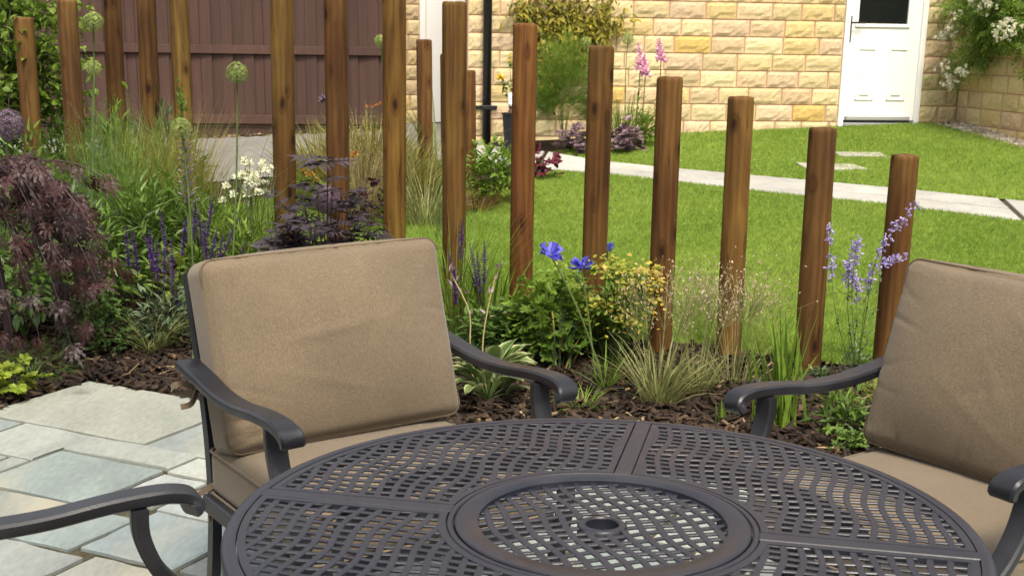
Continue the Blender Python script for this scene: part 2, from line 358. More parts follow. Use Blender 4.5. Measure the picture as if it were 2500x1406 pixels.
def slab_obj(name, poly, z, th, col, mat, parent, jag=.006):
    bm = bmesh.new(); n = len(poly); pts = []
    for i in range(n):
        a = np.array(poly[i]); b2 = np.array(poly[(i+1) % n]); L_ = np.linalg.norm(b2-a); m_ = max(2, int(L_/.07))
        for q in range(m_):
            p = a+(b2-a)*q/m_
            if q: p = p+rng.normal(0, jag*.45, 2)
            pts.append(p)
    pts = np.array(pts); c = pts.mean(0)
    def ring(ins, zz): return [bm.verts.new((p[0]-(p[0]-c[0])/max(1e-6, np.linalg.norm(p-c))*ins, p[1]-(p[1]-c[1])/max(1e-6, np.linalg.norm(p-c))*ins, zz)) for p in pts]
    r0 = ring(0, z-th); r1 = ring(0, z-.005); r2 = ring(.006, z)
    m_ = len(pts)
    for ra, rb in ((r0, r1), (r1, r2)):
        for i in range(m_): bm.faces.new((ra[i], ra[(i+1) % m_], rb[(i+1) % m_], rb[i]))
    f_ = bm.faces.new(r2)
    bmesh.ops.triangulate(bm, faces=[f_])
    bmesh.ops.recalc_face_normals(bm, faces=bm.faces[:])
    o = bmobj(name, bm, mat, parent); o.color = (*col, 1); return o
for (u0, u1, v0, v1, c) in S:
    e_ = .005; P4 = [uv2xy(u*k, v_*k) for u, v_ in ((u0+e_, v0+e_), (u1-e_, v0+e_), (u1-e_, v1-e_), (u0+e_, v1-e_))]
    slab_obj('paving_slab', P4, rng.uniform(-.002, .002), .035, c, M['slab'], patio)
P6 = [uv2xy(u*k, v_*k) for u, v_ in ((-3.69, 3.10), (-3.345, 3.10), (-3.345, 3.245), (-2.87, 3.245), (-2.87, 3.405), (-3.69, 3.405))]
slab_obj('paving_slab', P6, 0, .035, (.235, .25, .235), M['slab'], patio)
slab_obj('paving_slab', [uv2xy(u*k, v_*k) for u, v_ in ((-3.42, 2.845), (-3.345, 2.845), (-3.345, 3.085), (-3.42, 3.085))], 0, .035, (.235, .25, .235), M['slab'], patio)

# lawns
def poly_in(poly):
    P = np.array(poly)
    def f(x, y):
        x = np.asarray(x, float); y = np.asarray(y, float); c = np.zeros(np.broadcast(x, y).shape, bool); j = len(P)-1
        for i in range(len(P)):
            if P[j, 1] != P[i, 1]:
                c ^= ((P[i, 1] > y) != (P[j, 1] > y)) & (x < (P[j, 0]-P[i, 0])*(y-P[i, 1])/(P[j, 1]-P[i, 1])+P[i, 0])
            j = i
        return c
    return f
NEARP = [(0.34, 11.01), (.78, 10.79), (1.32, 10.38), (1.83, 10.0), (2.71, 9.44), (3.49, 8.85), (6.5, 6.6)]
FARP = [(7.0, 7.2), (3.76, 9.57), (2.91, 10.13), (1.96, 10.7), (1.40, 11.07), (.82, 11.44), (.35, 12.1)]
LAWN1 = [(6.5, 3.6), (2.6, 4.9), (1.75, 5.52), (1.32, 5.62), (1.0, 5.87), (.69, 5.97), (.39, 6.08), (.04, 6.38), (-.3, 6.47), (-.63, 6.62), (-1.0, 6.75), (-1.45, 7.0), (-1.9, 7.85), (-2.15, 9.2), (-1.79, 10.0), (-1.22, 9.9), (-.79, 9.72), (-.49, 9.9), (-.02, 10.45)] + NEARP
LAWN2 = FARP + [(.55, 12.3), (1.1, 12.75), (1.6, 13.2), (3.3, 13.42), (4.2, 13.55), (4.50, 13.3), (4.6, 12.0), (5.2, 9.3)]
in1, in2 = poly_in(LAWN1), poly_in(LAWN2)
lx = np.arange(-2.4, 6.6, .08); ly = np.arange(3.5, 13.8, .08)
grid_sheet('lawn', lx, ly, gz, M['turf'], in1, .016)
grid_sheet('back_lawn', lx, ly, gz, M['turf'], in2, .016)
gm = leafmat('lawn_blades', (.12, .225, .022), (.30, .40, .075), .35, .55)
def grass(name, infn, n, bb, label):
    x = rng.uniform(bb[0], bb[1], n*6); y = bb[2]+(bb[3]-bb[2])*rng.random(n*6)**1.25
    kx = infn(x, y) & (abs(x) < .42*y+.3); P = np.stack([x[kx], y[kx]], 1)[:n]; n = len(P); z = gz(P[:, 0], P[:, 1])+.014
    # mown sward: patchy height, colour and lean
    pt = .8*np.sin(P[:, 0]*1.9+1.3+np.sin(P[:, 1]*1.1))*np.sin(P[:, 1]*1.4+np.sin(P[:, 0]*1.7))+.5*np.sin(P[:, 0]*5.1+P[:, 1]*3.7+2*np.sin(P[:, 0]*2.2))*np.sin(P[:, 1]*4.3-P[:, 0]*2+1.5*np.sin(P[:, 1]*3.1))+.4*np.sin(P[:, 0]*13+3*np.sin(P[:, 1]*7))*np.sin(P[:, 1]*11+2*np.sin(P[:, 0]*9))
    Lh = (.020+.016*rng.random(n))*(1+.15*pt); az = rng.uniform(0, 2*math.pi, n); ln = rng.uniform(.2, .9, n)
    wd = rng.uniform(.0016, .0032, n)*(1+.05*P[:, 1]); s = np.stack([-np.sin(az+1.2), np.cos(az+1.2), 0*az], 1)
    b0 = np.stack([P[:, 0], P[:, 1], z], 1); tip = b0+np.stack([np.cos(az)*ln*Lh, np.sin(az)*ln*Lh, Lh], 1)
    V = np.stack([b0-s*wd[:, None], b0+s*wd[:, None], tip], 1).reshape(-1, 3)
    a = np.clip(.42+.26*pt+rng.normal(0, .18, n), 0, 1.1); straw = rng.random(n) < .05+.06*(pt > .6); a[straw] = 1.25
    g = Geo(); g.add(V, np.arange(3*n).reshape(-1, 3), np.repeat(a, 3)); return tag(g.build(name, gm), label, 'grass', kind='stuff')
grass('lawn_grass', in1, 300000, (-2.4, 4.2, 4.5, 11.2), 'short mown green grass of the main lawn')
grass('back_lawn_grass', in2, 90000, (.3, 5.2, 9.3, 13.6), 'short mown grass between pale path and stone house')

# path of pale slabs
pathb = bmesh.new(); PP = NEARP[:6]+FARP[1:]
for x, y in PP: pathb.verts.new((x, y, gz(x, y)+.006))
pathb.faces.new(pathb.verts[:]); bmesh.ops.triangulate(pathb, faces=pathb.faces[:]); path = tag(bmobj('path', pathb, M['mortar_joint']), kind='structure')
near = [(-.75, 12.1)]+[(a, b_) for a, b_ in NEARP[:6]]+[(5.0, 7.75)]; far = [(-.75, 13.0)]+FARP[::-1][:6]+[(5.2, 8.6)]
def along(P, t):
    P = np.array(P); d = np.r_[0, np.cumsum(np.linalg.norm(np.diff(P, axis=0), axis=1))]; s = t*d[-1]
    return np.array([np.interp(s, d, P[:, 0]), np.interp(s, d, P[:, 1])])
tt = [0, .09, .18, .27, .37, .455, .55, .64, .745, .84, .93, 1.]
for i in range(len(tt)-1):
    split = [0, 1] if i % 3 == 2 else [0, .5, 1]
    for q in range(len(split)-1):
        a, b2 = tt[i]+.0032, tt[i+1]-.0032; s0, s1 = split[q]+.02, split[q+1]-.02
        def pt(t, s): n_, f_ = along(near, t), along(far, t); return n_+(f_-n_)*s
        P4 = [pt(a, s0), pt(b2, s0), pt(b2, s1), pt(a, s1)]; cz = np.mean(P4, axis=0)
        o = slab_obj('paving_slab', P4, 0, .03, random.choice(((.34, .335, .315), (.385, .375, .35), (.31, .305, .29))), M['path_slab'], path, .003)
        me = o.data
        for v_ in me.vertices: v_.co.z += gz(v_.co.x, v_.co.y)+.022
def step_stone(pa, lab):
    P4 = [gnd(*q)[:2] for q in pa]; o = slab_obj('stepping_stone', P4, 0, .04, (.33, .315, .28), M['path_slab'], None, .003)
    for v_ in o.data.vertices: v_.co.z += gz(v_.co.x, v_.co.y)+.034
    tag(o, lab, 'paving slab', 'stepping stones in the back lawn')
step_stone([(1975, 424), (2118, 421), (2080, 410), (1942, 406)], 'pale stepping stone in the lawn, the one nearer the path')
step_stone([(2050, 389), (2165, 391), (2150, 381), (2035, 380)], 'pale stepping stone in the lawn, the one nearer the white door')

# driveway
dr = [(-8, 10.6), (-3.1, 10.5), (-2.3, 10.7), (-1.6, 11.3), (-.9, 11.6), (-.35, 12.1), (-.4, 13.4), (-.8, 14.6), (-1.5, 14.9), (-8, 13.75)]
grid_sheet('driveway', np.arange(-8, 0, .12), np.arange(10.4, 15, .12), gz, M['asphalt'], poly_in(dr), .012)
# gravel strip along the right wall
g = Geo()
cubeV = np.array([(-1, -1, -1), (1, -1, -1), (1, 1, -1), (-1, 1, -1), (-1, -1, 1), (1, -1, 1), (1, 1, 1), (-1, 1, 1)], float)*.5
cubeQ = np.array([(0, 3, 2, 1), (4, 5, 6, 7), (0, 1, 5, 4), (1, 2, 6, 5), (2, 3, 7, 6), (3, 0, 4, 7)])
cubeF = np.concatenate([cubeQ[:, [0, 1, 2]], cubeQ[:, [0, 2, 3]]])
def rand_rots(n, tilt=.5):
    yaw = rng.uniform(0, 2*math.pi, n); tx = rng.normal(0, tilt, n); ty = rng.normal(0, tilt, n)
    cy, sy, cx, sx, cz, sz = np.cos(ty), np.sin(ty), np.cos(tx), np.sin(tx), np.cos(yaw), np.sin(yaw)
    Z = np.zeros(n); O = np.ones(n)
    Rz = np.stack([np.stack([cz, -sz, Z], 1), np.stack([sz, cz, Z], 1), np.stack([Z, Z, O], 1)], 1)
    Rx = np.stack([np.stack([O, Z, Z], 1), np.stack([Z, cx, -sx], 1), np.stack([Z, sx, cx], 1)], 1)
    Ry = np.stack([np.stack([cy, Z, sy], 1), np.stack([Z, O, Z], 1), np.stack([-sy, Z, cy], 1)], 1)
    return Rz@Rx@Ry
def chips(g, P, dims, a, tilt):
    n = len(P); T = cubeV[None]*(1+rng.uniform(-.35, .35, (n, 8, 1)))*dims[:, None]; T = np.einsum('nij,nkj->nki', rand_rots(n, tilt), T)+P[:, None]
    F = (cubeF[None]+8*np.arange(n)[:, None, None]).reshape(-1, 3); g.add(T.reshape(-1, 3), F, np.repeat(a, 8))
n = 1500; t = rng.random(n); gx = 4.45+t*.55+rng.uniform(-.16, .14, n); gy = 13.45-t*2.6
chips(g, np.stack([gx, gy, gz(gx, gy)+.02], 1), rng.uniform(.012, .035, (n, 3)), rng.random(n), .6)
tag(g.build('gravel_strip', M['gravel']), 'pale gravel strip at the foot of the right stone wall', 'gravel', kind='stuff')
# bark mulch
n = 15000; x = rng.uniform(-2.9, 2.3, n*4); y = rng.uniform(4.0, 6.6, n*4)
kx = ~((x*NX+y*NY < PV-.012) & (x*UX+y*UY > PU+.012)) & ~in1(x, y); P = np.stack([x[kx], y[kx]], 1)[:n]; n = len(P)
x, y = P.T; z = np.where((x*NX+y*NY < PV+.04) & (x*UX+y*UY > PU-.04), -.002, zground(x, y))
dims = np.stack([rng.uniform(.018, .062, n), rng.uniform(.007, .022, n), rng.uniform(.003, .009, n)], 1)
a = np.clip(rng.beta(1.6, 2.6, n), 0, .9); pale = rng.random(n) < .028; a[pale] = rng.uniform(.92, 1, pale.sum()); dims[pale, 1] *= .55; dims[pale, 0] *= 1.25
g = Geo(); chips(g, np.stack([P[:, 0], P[:, 1], z+rng.uniform(.0, .022, n)], 1), dims, a, .38)
tag(g.build('bark_mulch', M['bark']), 'dark brown bark chips covering the flower bed', 'bark mulch', kind='stuff')
# ------------------------------------------------------------------ house
WA = R(8); WD = np.array([math.cos(WA), math.sin(WA)]); WN = np.array([math.sin(WA), -math.cos(WA)])   # along the wall, and out of it
W0 = np.array([-.25, 13.0])
def wall_s(px, A=W0, D=WD, Nn=WN, py=200):
    d = ray(px, py)[:2]; t = (A@Nn)/(d@Nn); return float((d*t-A)@D)
def stone_variant(i):
    rs = np.random.default_rng(100+i); nx, nz = 10, 6; xs_ = np.linspace(-.5, .5, nx); zs_ = np.linspace(-.5, .5, nz); g = Geo(); V = []
    yb = rs.uniform(-.42, -.22); ph = rs.uniform(0, 6); fr = rs.uniform(4, 9); tl = rs.uniform(-.25, .25)
    for z in zs_:
        for x in xs_:
            e = min(.5-abs(x), (.5-abs(z))*.55); d = .30+.70*min(1, e/.13)**.7
            line = yb+.09*math.sin(fr*x+ph)+.05*math.sin(2.7*fr*x+ph*2)+.3*tl*x
            if z < line and e > .01: d = .38+.12*rs.random()
            elif e > .03: d += rs.normal(0, .11)+.25*tl*x
            V.append((x, -d, z))
    n0 = len(V); Q = [(j*nx+i_, j*nx+i_+1, (j+1)*nx+i_+1, (j+1)*nx+i_) for j in range(nz-1) for i_ in range(nx-1)]
    rim = list(range(nx))+[j*nx+nx-1 for j in range(1, nz)]+[(nz-1)*nx+i_ for i_ in range(nx-2, -1, -1)]+[j*nx for j in range(nz-2, 0, -1)]
    for r_ in rim: V.append((V[r_][0], .4, V[r_][2]))
    m_ = len(rim)
    for i_ in range(m_): Q.append((rim[(i_+1) % m_], rim[i_], n0+i_, n0+(i_+1) % m_))
    g.quads(V, np.array(Q)); me = g.mesh('stone'); me.materials.append(M['wall_stone']); return me
STV = [stone_variant(i) for i in range(16)]
PAL = [(.61, .48, .265), (.62, .49, .28), (.59, .455, .245), (.63, .51, .295), (.59, .445, .275), (.58, .43, .285), (.56, .445, .25), (.59, .445, .215), (.63, .52, .305), (.54, .42, .245), (.57, .42, .26)]
CH = .1645
def stone_wall(parent, A, D, Nn, s0, s1, z0, ncourse, holes=(), tint=1., lens=(.27, .40), first=0, ch=CH):
    ang = math.atan2(D[1], D[0])
    for kk in range(ncourse):
        s = s0 - (rng.uniform(0, .2) if first else 0); zc = z0+ch*kk
        spans = [(s0, s1)]
        for (h0, h1, hz0, hz1) in holes:
            if hz0 < zc+ch*.5 < hz1:
                spans = [q for a_, b_ in spans for q in ((a_, min(b_, h0)), (max(a_, h1), b_)) if q[1]-q[0] > .03]
        for a_, b_ in spans:
            s = a_; firstst = True
            while s < b_-.02:
                ln_ = rng.uniform(*lens)*(rng.uniform(.4, 1) if firstst else 1); firstst = False
                if b_-(s+ln_) < .09: ln_ = b_-s
                e = min(s+ln_, b_); o = link(bpy.data.objects.new('stone', STV[rng.integers(len(STV))]), parent)
                c = A+D*((s+e)/2)+Nn*.004; o.location = (c[0], c[1], zc+ch/2); o.rotation_euler = (0, 0, ang)
                o.scale = ((e-s)-.014, .017, ch-.012)
                cc = np.array(PAL[rng.integers(len(PAL))])*tint*rng.uniform(.92, 1.07)
                if rng.random() < .022: cc = np.array((.58, .40, .14))*tint
                o.color = (*cc, 1); s = e
def wall_body(name, parent, A, D, Nn, spans, mat):
    ang = math.atan2(D[1], D[0]); bm = bmesh.new()
    for (a_, b_, z0, z1) in spans:
        r_ = bmesh.ops.create_cube(bm, size=1)
        for v_ in r_['verts']:
            s = a_+(v_.co.x+.5)*(b_-a_); d = (v_.co.y-.5)*.28; q = A+D*s+Nn*d; v_.co = Vector((q[0], q[1], z0+(v_.co.z+.5)*(z1-z0)))
    return bmobj(name, bm, mat, parent)
house = empty('house', (0, 0, 0), 'pale yellow sandstone house with half-glazed white back door and black downpipe', 'house')
sL = wall_s(1141); sDL = wall_s(2051); sDR = wall_s(2249); sC = wall_s(2330, py=320)
ZB = .685-3*CH; ZD = .615
DTOP = ZD+2.1
wall_body('wall', house, W0, WD, WN, [(sL, sDL, .2, 4.8), (sDR, sC+.3, .2, 4.8), (sDL, sDR, .2, ZD-.05), (sDL, sDR, DTOP, 4.8)], M['mortar'])
stone_wall(house, W0, WD, WN, sL, sC, ZB, 15, holes=[(sDL, sDR, ZD-.06, DTOP)])
# return wall to the right of the door
RA = W0+WD*sC; RD = np.array(WN); RN = -WD
wall_body('wall', house, RA, RD, RN, [(0, 2.7, .1, 4.8)], M['mortar'])
stone_wall(house, RA, RD, RN, .02, 2.7, ZB, 15, tint=.95, lens=(.26, .42))
# back door
ang = math.atan2(WD[1], WD[0])
def wall_pt(s, z, out): q = W0+WD*s+WN*out; return Vector((q[0], q[1], z))
OFF = .036
def dbox(bm, s0, s1, z0, z1, o0, o1, bev=.003):
    o0 += OFF; o1 += OFF; addbox(bm, ((s0+s1)/2, -(o0+o1)/2, (z0+z1)/2), (s1-s0, abs(o1-o0), z1-z0), bev)
def dpart(name, bm, mat, parent):
    o = bmobj(name, bm, mat, parent)
    if parent is house: o.location = (W0[0], W0[1], 0); o.rotation_euler = (0, 0, ang)
    return o
bm = bmesh.new(); L0, L1 = sDL+.055, sDR-.055; GT = DTOP-.25; Z0 = ZD+.085
gl0, gl1, gb = wall_s(2094, py=60), wall_s(2216, py=60), 1.652
dbox(bm, L0, gl0, Z0, DTOP-.06, -.09, -.04); dbox(bm, gl1, L1, Z0, DTOP-.06, -.09, -.04)
dbox(bm, gl0-.002, gl1+.002, Z0, gb, -.0905, -.0405); dbox(bm, gl0-.002, gl1+.002, GT, DTOP-.06, -.0905, -.0405)
door = dpart('door', bm, M['white'], house)
bm = bmesh.new()
dbox(bm, sDL, L0, ZD, DTOP, -.12, -.01); dbox(bm, L1, sDR, ZD, DTOP, -.12, -.01); dbox(bm, L0-.002, L1+.002, DTOP-.06, DTOP, -.121, -.012)
dpart('door_frame', bm, M['white'], door)
bm = bmesh.new(); dbox(bm, gl0, gl1, gb, GT, -.075, -.06, 0); dpart('glass_pane', bm, M['glass'], door)
bm = bmesh.new()
for (a_, b_, c_, d_) in ((gl0-.025, gl1+.025, gb-.03, gb+.004), (gl0-.025, gl0+.004, gb, GT), (gl1-.004, gl1+.025, gb, GT)): dbox(bm, a_, b_, c_, d_, -.042, -.026)
dpart('glazing_bead', bm, M['white'], door)
mid = (L0+L1)/2
for (a_, b_) in ((L0+.11, mid-.07), (mid+.07, L1-.11)):
    bm = bmesh.new(); z0, z1 = .90, 1.42
    for q in ((a_, b_, z0, z0+.02), (a_, b_, z1-.02, z1), (a_, a_+.02, z0, z1), (b_-.02, b_, z0, z1)): dbox(bm, *q, -.042, -.030, .004)
    dbox(bm, a_+.05, b_-.05, z0+.05, z1-.05, -.043, -.028, .006)
    dpart('raised_panel', bm, M['white'], door)
bm = bmesh.new(); h0 = wall_s(2075, py=75); dbox(bm, h0-.016, h0+.016, 1.47, 1.73, -.04, -.028, .004); dbox(bm, h0-.008, h0+.008, 1.655, 1.671, -.028, .02); dbox(bm, h0-.008, h0+.14, 1.653, 1.671, .012, .026, .004)
dpart('door_handle', bm, M['chrome'], door)
bm = bmesh.new(); dbox(bm, L0+.02, L1-.06, ZD+.09, ZD+.125, -.04, .02); dbox(bm, L0, L1-.05, ZD+.03, ZD+.06, -.09, .035); dpart('weather_bar', bm, M['grey_trim'], door)
bm = bmesh.new(); dbox(bm, sDL-.01, sDR+.01, ZD-.07, ZD, -.12, .05); dpart('threshold', bm, M['black'], door)
OFF = 0.
# downpipe
bm = bmesh.new(); p0 = wall_s(1187, py=150); bmesh.ops.create_cone(bm, segments=20, radius1=.043, radius2=.043, depth=4.4, cap_ends=True)
bmesh.ops.translate(bm, verts=bm.verts[:], vec=(p0, -.09, 2.66)); n0 = len(bm.verts)
dp = dpart('downpipe', bm, M['black'], house); dp.data.polygons.foreach_set('use_smooth', [True]*len(dp.data.polygons))
for zz in (.80, 2.3):
    bm = bmesh.new(); dbox(bm, p0-.055, p0+.055, zz-.022, zz+.022, .03, .145, .006); dbox(bm, p0-.11, p0+.11, zz-.016, zz+.016, .005, .045, .006); dpart('pipe_bracket', bm, M['black'], dp)
# set-back building with a second white door
out = empty('outbuilding', (0, 0, 0), 'set-back stone building with plain white door seen between the small posts', 'building')
S0 = np.array([-2.2, 14.86])
a0, a1 = wall_s(930, S0), wall_s(1160, S0); d0, d1 = wall_s(1025, S0), wall_s(1150, S0)+.3
wall_body('wall', out, S0, WD, WN, [(a0-1.5, d0, .2, 4.5), (d1, a1+2, .2, 4.5), (d0, d1, 2.75, 4.5), (d0, d1, .2, .50)], M['mortar'])
stone_wall(out, S0, WD, WN, a0-.9, a1+.6, .5, 13, holes=[(d0, d1, .4, 2.75)], lens=(.2, .34), tint=1.03)
def opart(name, bm, mat, parent):
    o = bmobj(name, bm, mat, parent)
    if parent is out: o.location = (S0[0], S0[1], 0); o.rotation_euler = (0, 0, ang)
    return o
bm = bmesh.new(); dbox(bm, d0+.075, d1-.075, .52, 2.68, -.06, -.02); od = opart('door', bm, M['white'], out)
bm = bmesh.new(); dbox(bm, d0, d0+.07, .5, 2.75, -.08, .004); dbox(bm, d1-.07, d1, .5, 2.75, -.08, .004); dbox(bm, d0+.07, d1-.07, 2.69, 2.75, -.079, .003); opart('door_frame', bm, M['white'], od)
bm = bmesh.new(); dbox(bm, d0-.02, d1+.02, .44, .5, -.1, .05); opart('threshold', bm, M['black'], od)
# ------------------------------------------------------------------ fence
F0 = np.array(at(600, 327, 13.9)[:2]); fs0, fs1 = wall_s(-90, F0), wall_s(948, F0)
fence = empty('fence', (F0[0], F0[1], 0), 'dark red-brown close-board fence behind the tall posts', 'fence', ang)
zf0 = at(600, 327, 13.9)[2]; zr1 = at(600, 132, 13.9)[2]; zr0 = at(600, 302, 13.9)[2]; ZF1 = zf0+1.95
def fpart(name, bm, col, parent=fence):
    o = bmobj(name, bm, M['fence'], parent); o.color = (*col, 1); return o
def fb(s0, s1, z0, z1, o0, o1, bev=.002):
    bm = bmesh.new(); dbox(bm, s0, s1, z0, z1, o0, o1, bev); return bm
seam = wall_s(846, F0); s = fs0; i = 0
while s < fs1:
    wd = .108; e = min(s+wd+.014, fs1)
    if not (s < seam < e):
        ct = rng.uniform(.88, 1.1); b_ = fb(s, e, zr0-.02, ZF1, 0, .012)
        for v_ in b_.verts: v_.co.y += (.012 if i % 2 else -.0) - (v_.co.x-s)/wd*.012
        fpart('fence_board', b_, (ct, ct*rng.uniform(.96, 1.03), ct*rng.uniform(.95, 1.03)))
    s += wd; i += 1
bays = [(fs0, seam-.03), (seam+.03, fs1)]
for a_, b_ in bays:
    fpart('rail', fb(a_, b_, zr1, zr1+.085, .014, .05), (1.12, 1.1, 1.1)); fpart('rail', fb(a_, b_, zr0, zr0+.09, .014, .05), (1.08, 1.06, 1.05))
    fpart('rail', fb(a_, b_, zr1+.75, zr1+.83, .014, .05), (1.1, 1.1, 1.1))
    fpart('gravel_board', fb(a_, b_, zf0-.08, zr0-.03, -.012, .012), (.85, .82, .82))
fpart('fence_post', fb(seam-.03, seam+.03, zf0-.1, ZF1+.05, -.05, .03), (.75, .72, .72)); fpart('fence_post', fb(fs1, fs1+.08, zf0-.1, ZF1+.05, -.05, .05), (.85, .82, .82))
g = Geo(); n = 700; ss = rng.uniform(fs0, fs1, n); oo = rng.uniform(.0, .16, n); q = F0[None]+WD[None]*ss[:, None]+WN[None]*oo[:, None]
chips(g, np.stack([q[:, 0], q[:, 1], gz(q[:, 0], q[:, 1])+.02], 1), rng.uniform(.012, .04, (n, 3))*np.array([1, 1, .4]), rng.uniform(.2, 1, n), .5)
tag(g.build('leaf_litter', M['bark']), 'dry leaf litter along the foot of the dark fence', 'leaf litter', kind='stuff')
# tall hedge behind the viewpoint, which the door glass mirrors
hedge = empty('garden_hedge', (0, -9, 0), 'dark green garden hedge mirrored in the door glass', 'hedge')
rh = np.random.default_rng(5); n = 9000; P = np.stack([rh.uniform(-13, 13, n), -9+rh.normal(0, .45, n), rh.random(n)**.9*5.2+.35*np.sin(np.arange(n))], 1); A = rh.normal(0, 1, (n, 3)); A /= np.linalg.norm(A, axis=1)[:, None]; B_ = np.cross(A, rh.normal(0, 1, (n, 3))); B_ /= np.linalg.norm(B_, axis=1)[:, None]
V = np.stack([P-A*.22, P+B_*.13, P+A*.22, P-B_*.13], 1).reshape(-1, 3); q = np.arange(n)*4; g = Geo(); g.add(V, np.concatenate([np.stack([q, q+1, q+2], 1), np.stack([q, q+2, q+3], 1)]), np.repeat(rh.random(n), 4)); g.build('foliage', leafmat('leaf_hedge', (.012, .03, .008), (.05, .09, .02), .1), hedge, kind='stuff')
for x in np.linspace(-12, 12, 9):
    V, F = tubeVF([(x, -9, -.1), (x+.1, -9.05, 2.2), (x, -9, 4.2)], .11, .05, 8); g = Geo(); g.add(V, F, .5); g.build('trunk', plain('hedge_trunk', (.05, .04, .03), .9), hedge)
# ------------------------------------------------------------------ round timber posts
POSTS = [ # top x,y ; lower x,y ; width px ; tint ; label
 (57, 43, 85, 390, 45, (.95, .85, .85), 'round timber post at the far left, its top beside the leafy tree'),
 (161, 1, 185, 430, 46, (.95, .85, .85), 'round timber post second from the left, with tree leaves beside it'),
 (264, -80, 273, 280, 42, (.85, .78, .7), 'tall round post left of the feathery grasses, third from left'),
 (344, -150, 352, 200, 43, (.9, .8, .75), 'slim tall round post in the middle of the left group, fourth from left'),
 (422, -250, 432, 200, 45, (1.05, 1.05, .85), 'tall olive-brown post rising behind the golden feather grass'),
 (679, -300, 687, 560, 54, (.92, .9, .7), 'tall olive-brown post right of the white flower clump'),
 (814, -200, 823, 420, 54, (.95, .82, .75), 'tall brown post standing right behind the black-leaved shrub'),
 (961, -70, 960, 580, 55, (1.2, 1.12, .75), 'tall golden-brown post above the middle chair cushion'),
 (1110, 5, 1110, 640, 57, (1.12, 1.05, .8), 'golden-brown post whose top just shows, left of the black downpipe'),
 (1283, 58, 1271, 680, 57, (1.15, .82, .7), 'reddish-brown post just right of the black planter'),
 (1468, 113, 1448, 640, 60, (1.08, 1.0, .75), 'brown post with large knots behind the blue flowers'),
 (1636, 188, 1612, 840, 61, (1.05, .9, .75), 'brown post with swirling grain in front of the stone wall'),
 (1810, 236, 1783, 850, 62, (1.12, 1.0, .8), 'brown post with small knots behind the tan seed heads, third from right'),
 (2010, 312, 1975, 880, 65, (.98, .85, .78), 'brown post with a long crack below the white door, second from right'),
 (2210, 378, 2160, 890, 66, (1.1, .98, .78), 'shortest brown post at the right end, behind the lavender-blue flower spray')]
BACKP = [(1036, 97, 1043, 440, 37, (1.1, .9, .9), 'small distant brown post left in front of the plain white door'),
 (1094, 133, 1098, 380, 36, (1.1, .9, .9), 'small distant post mostly hidden behind a golden-brown post'),
 (1145, 172, 1149, 360, 34, (1.15, .95, .9), 'small distant post, the shortest, beside the black downpipe')]
DIA = .115
def make_post(tx, ty, lx_, ly_, wpx, tint, label, group):
    Y = FPX*DIA/wpx*.985; top = at(tx, ty, Y); mx = at((tx+lx_)/2, (ty+ly_)/2, Y)[0]
    X = mx; z0 = gz(X, Y)-.25; z1 = top[2]; Hh = z1-z0; lean = (top[0]-at(lx_, ly_, Y)[0])/max(.3, top[2]-at(lx_, ly_, Y)[2])
    r = DIA/2; kseg = 28; rings = [(0, 1)]+[(t, 1) for t in np.linspace(.1, .93, 9)]
    zz = [0]+list(np.linspace(.12, Hh-.02, 12))+[Hh-.007, Hh-.002, Hh]; rr = [r]*13+[r-.0015, r-.005, r-.011]
    ph = rng.uniform(0, 6, 4); a = np.arange(kseg)*2*math.pi/kseg; V = []
    for z, q in zip(zz, rr):
        rad = q*(1+.012*np.sin(2*a+ph[0]+z*1.3)+.008*np.sin(5*a+ph[1]+z*.6)+.006*math.sin(z*5+ph[2]))
        for ai, ri in zip(a, rad): V.append((ri*math.cos(ai)+lean*(z-.25)*.5, ri*math.sin(ai), z + (.0015*math.sin(3*ai+ph[3]) if z > Hh-.03 else 0)))
    Q = [(i*kseg+j, i*kseg+(j+1) % kseg, (i+1)*kseg+(j+1) % kseg, (i+1)*kseg+j) for i in range(len(zz)-1) for j in range(kseg)]
    g = Geo(); n = len(V); V.append((lean*(Hh-.25)*.5, 0, Hh+.001)); b0 = (len(zz)-1)*kseg
    F = [(b0+j, b0+(j+1) % kseg, n) for j in range(kseg)]; Q = np.array(Q)
    F = np.concatenate([Q[:, [0, 1, 2]], Q[:, [0, 2, 3]], np.array(F)])
    g.add(V, F, .5); me = g.mesh('timber_post', True); me.materials.append(M['wood'])
    me.polygons.foreach_set('use_smooth', [True]*len(me.polygons))
    o = link(bpy.data.objects.new('timber_post', me)); o.location = (X, Y, z0); o.color = (*tint, 1); o.rotation_euler = (0, 0, rng.uniform(-.4, .4) if abs(lean) < .005 else 0)
    tag(o, label, 'post', group); return o
for q in POSTS: make_post(*q, 'front row of round timber posts')
for q in BACKP: make_post(*q, 'small distant timber posts')
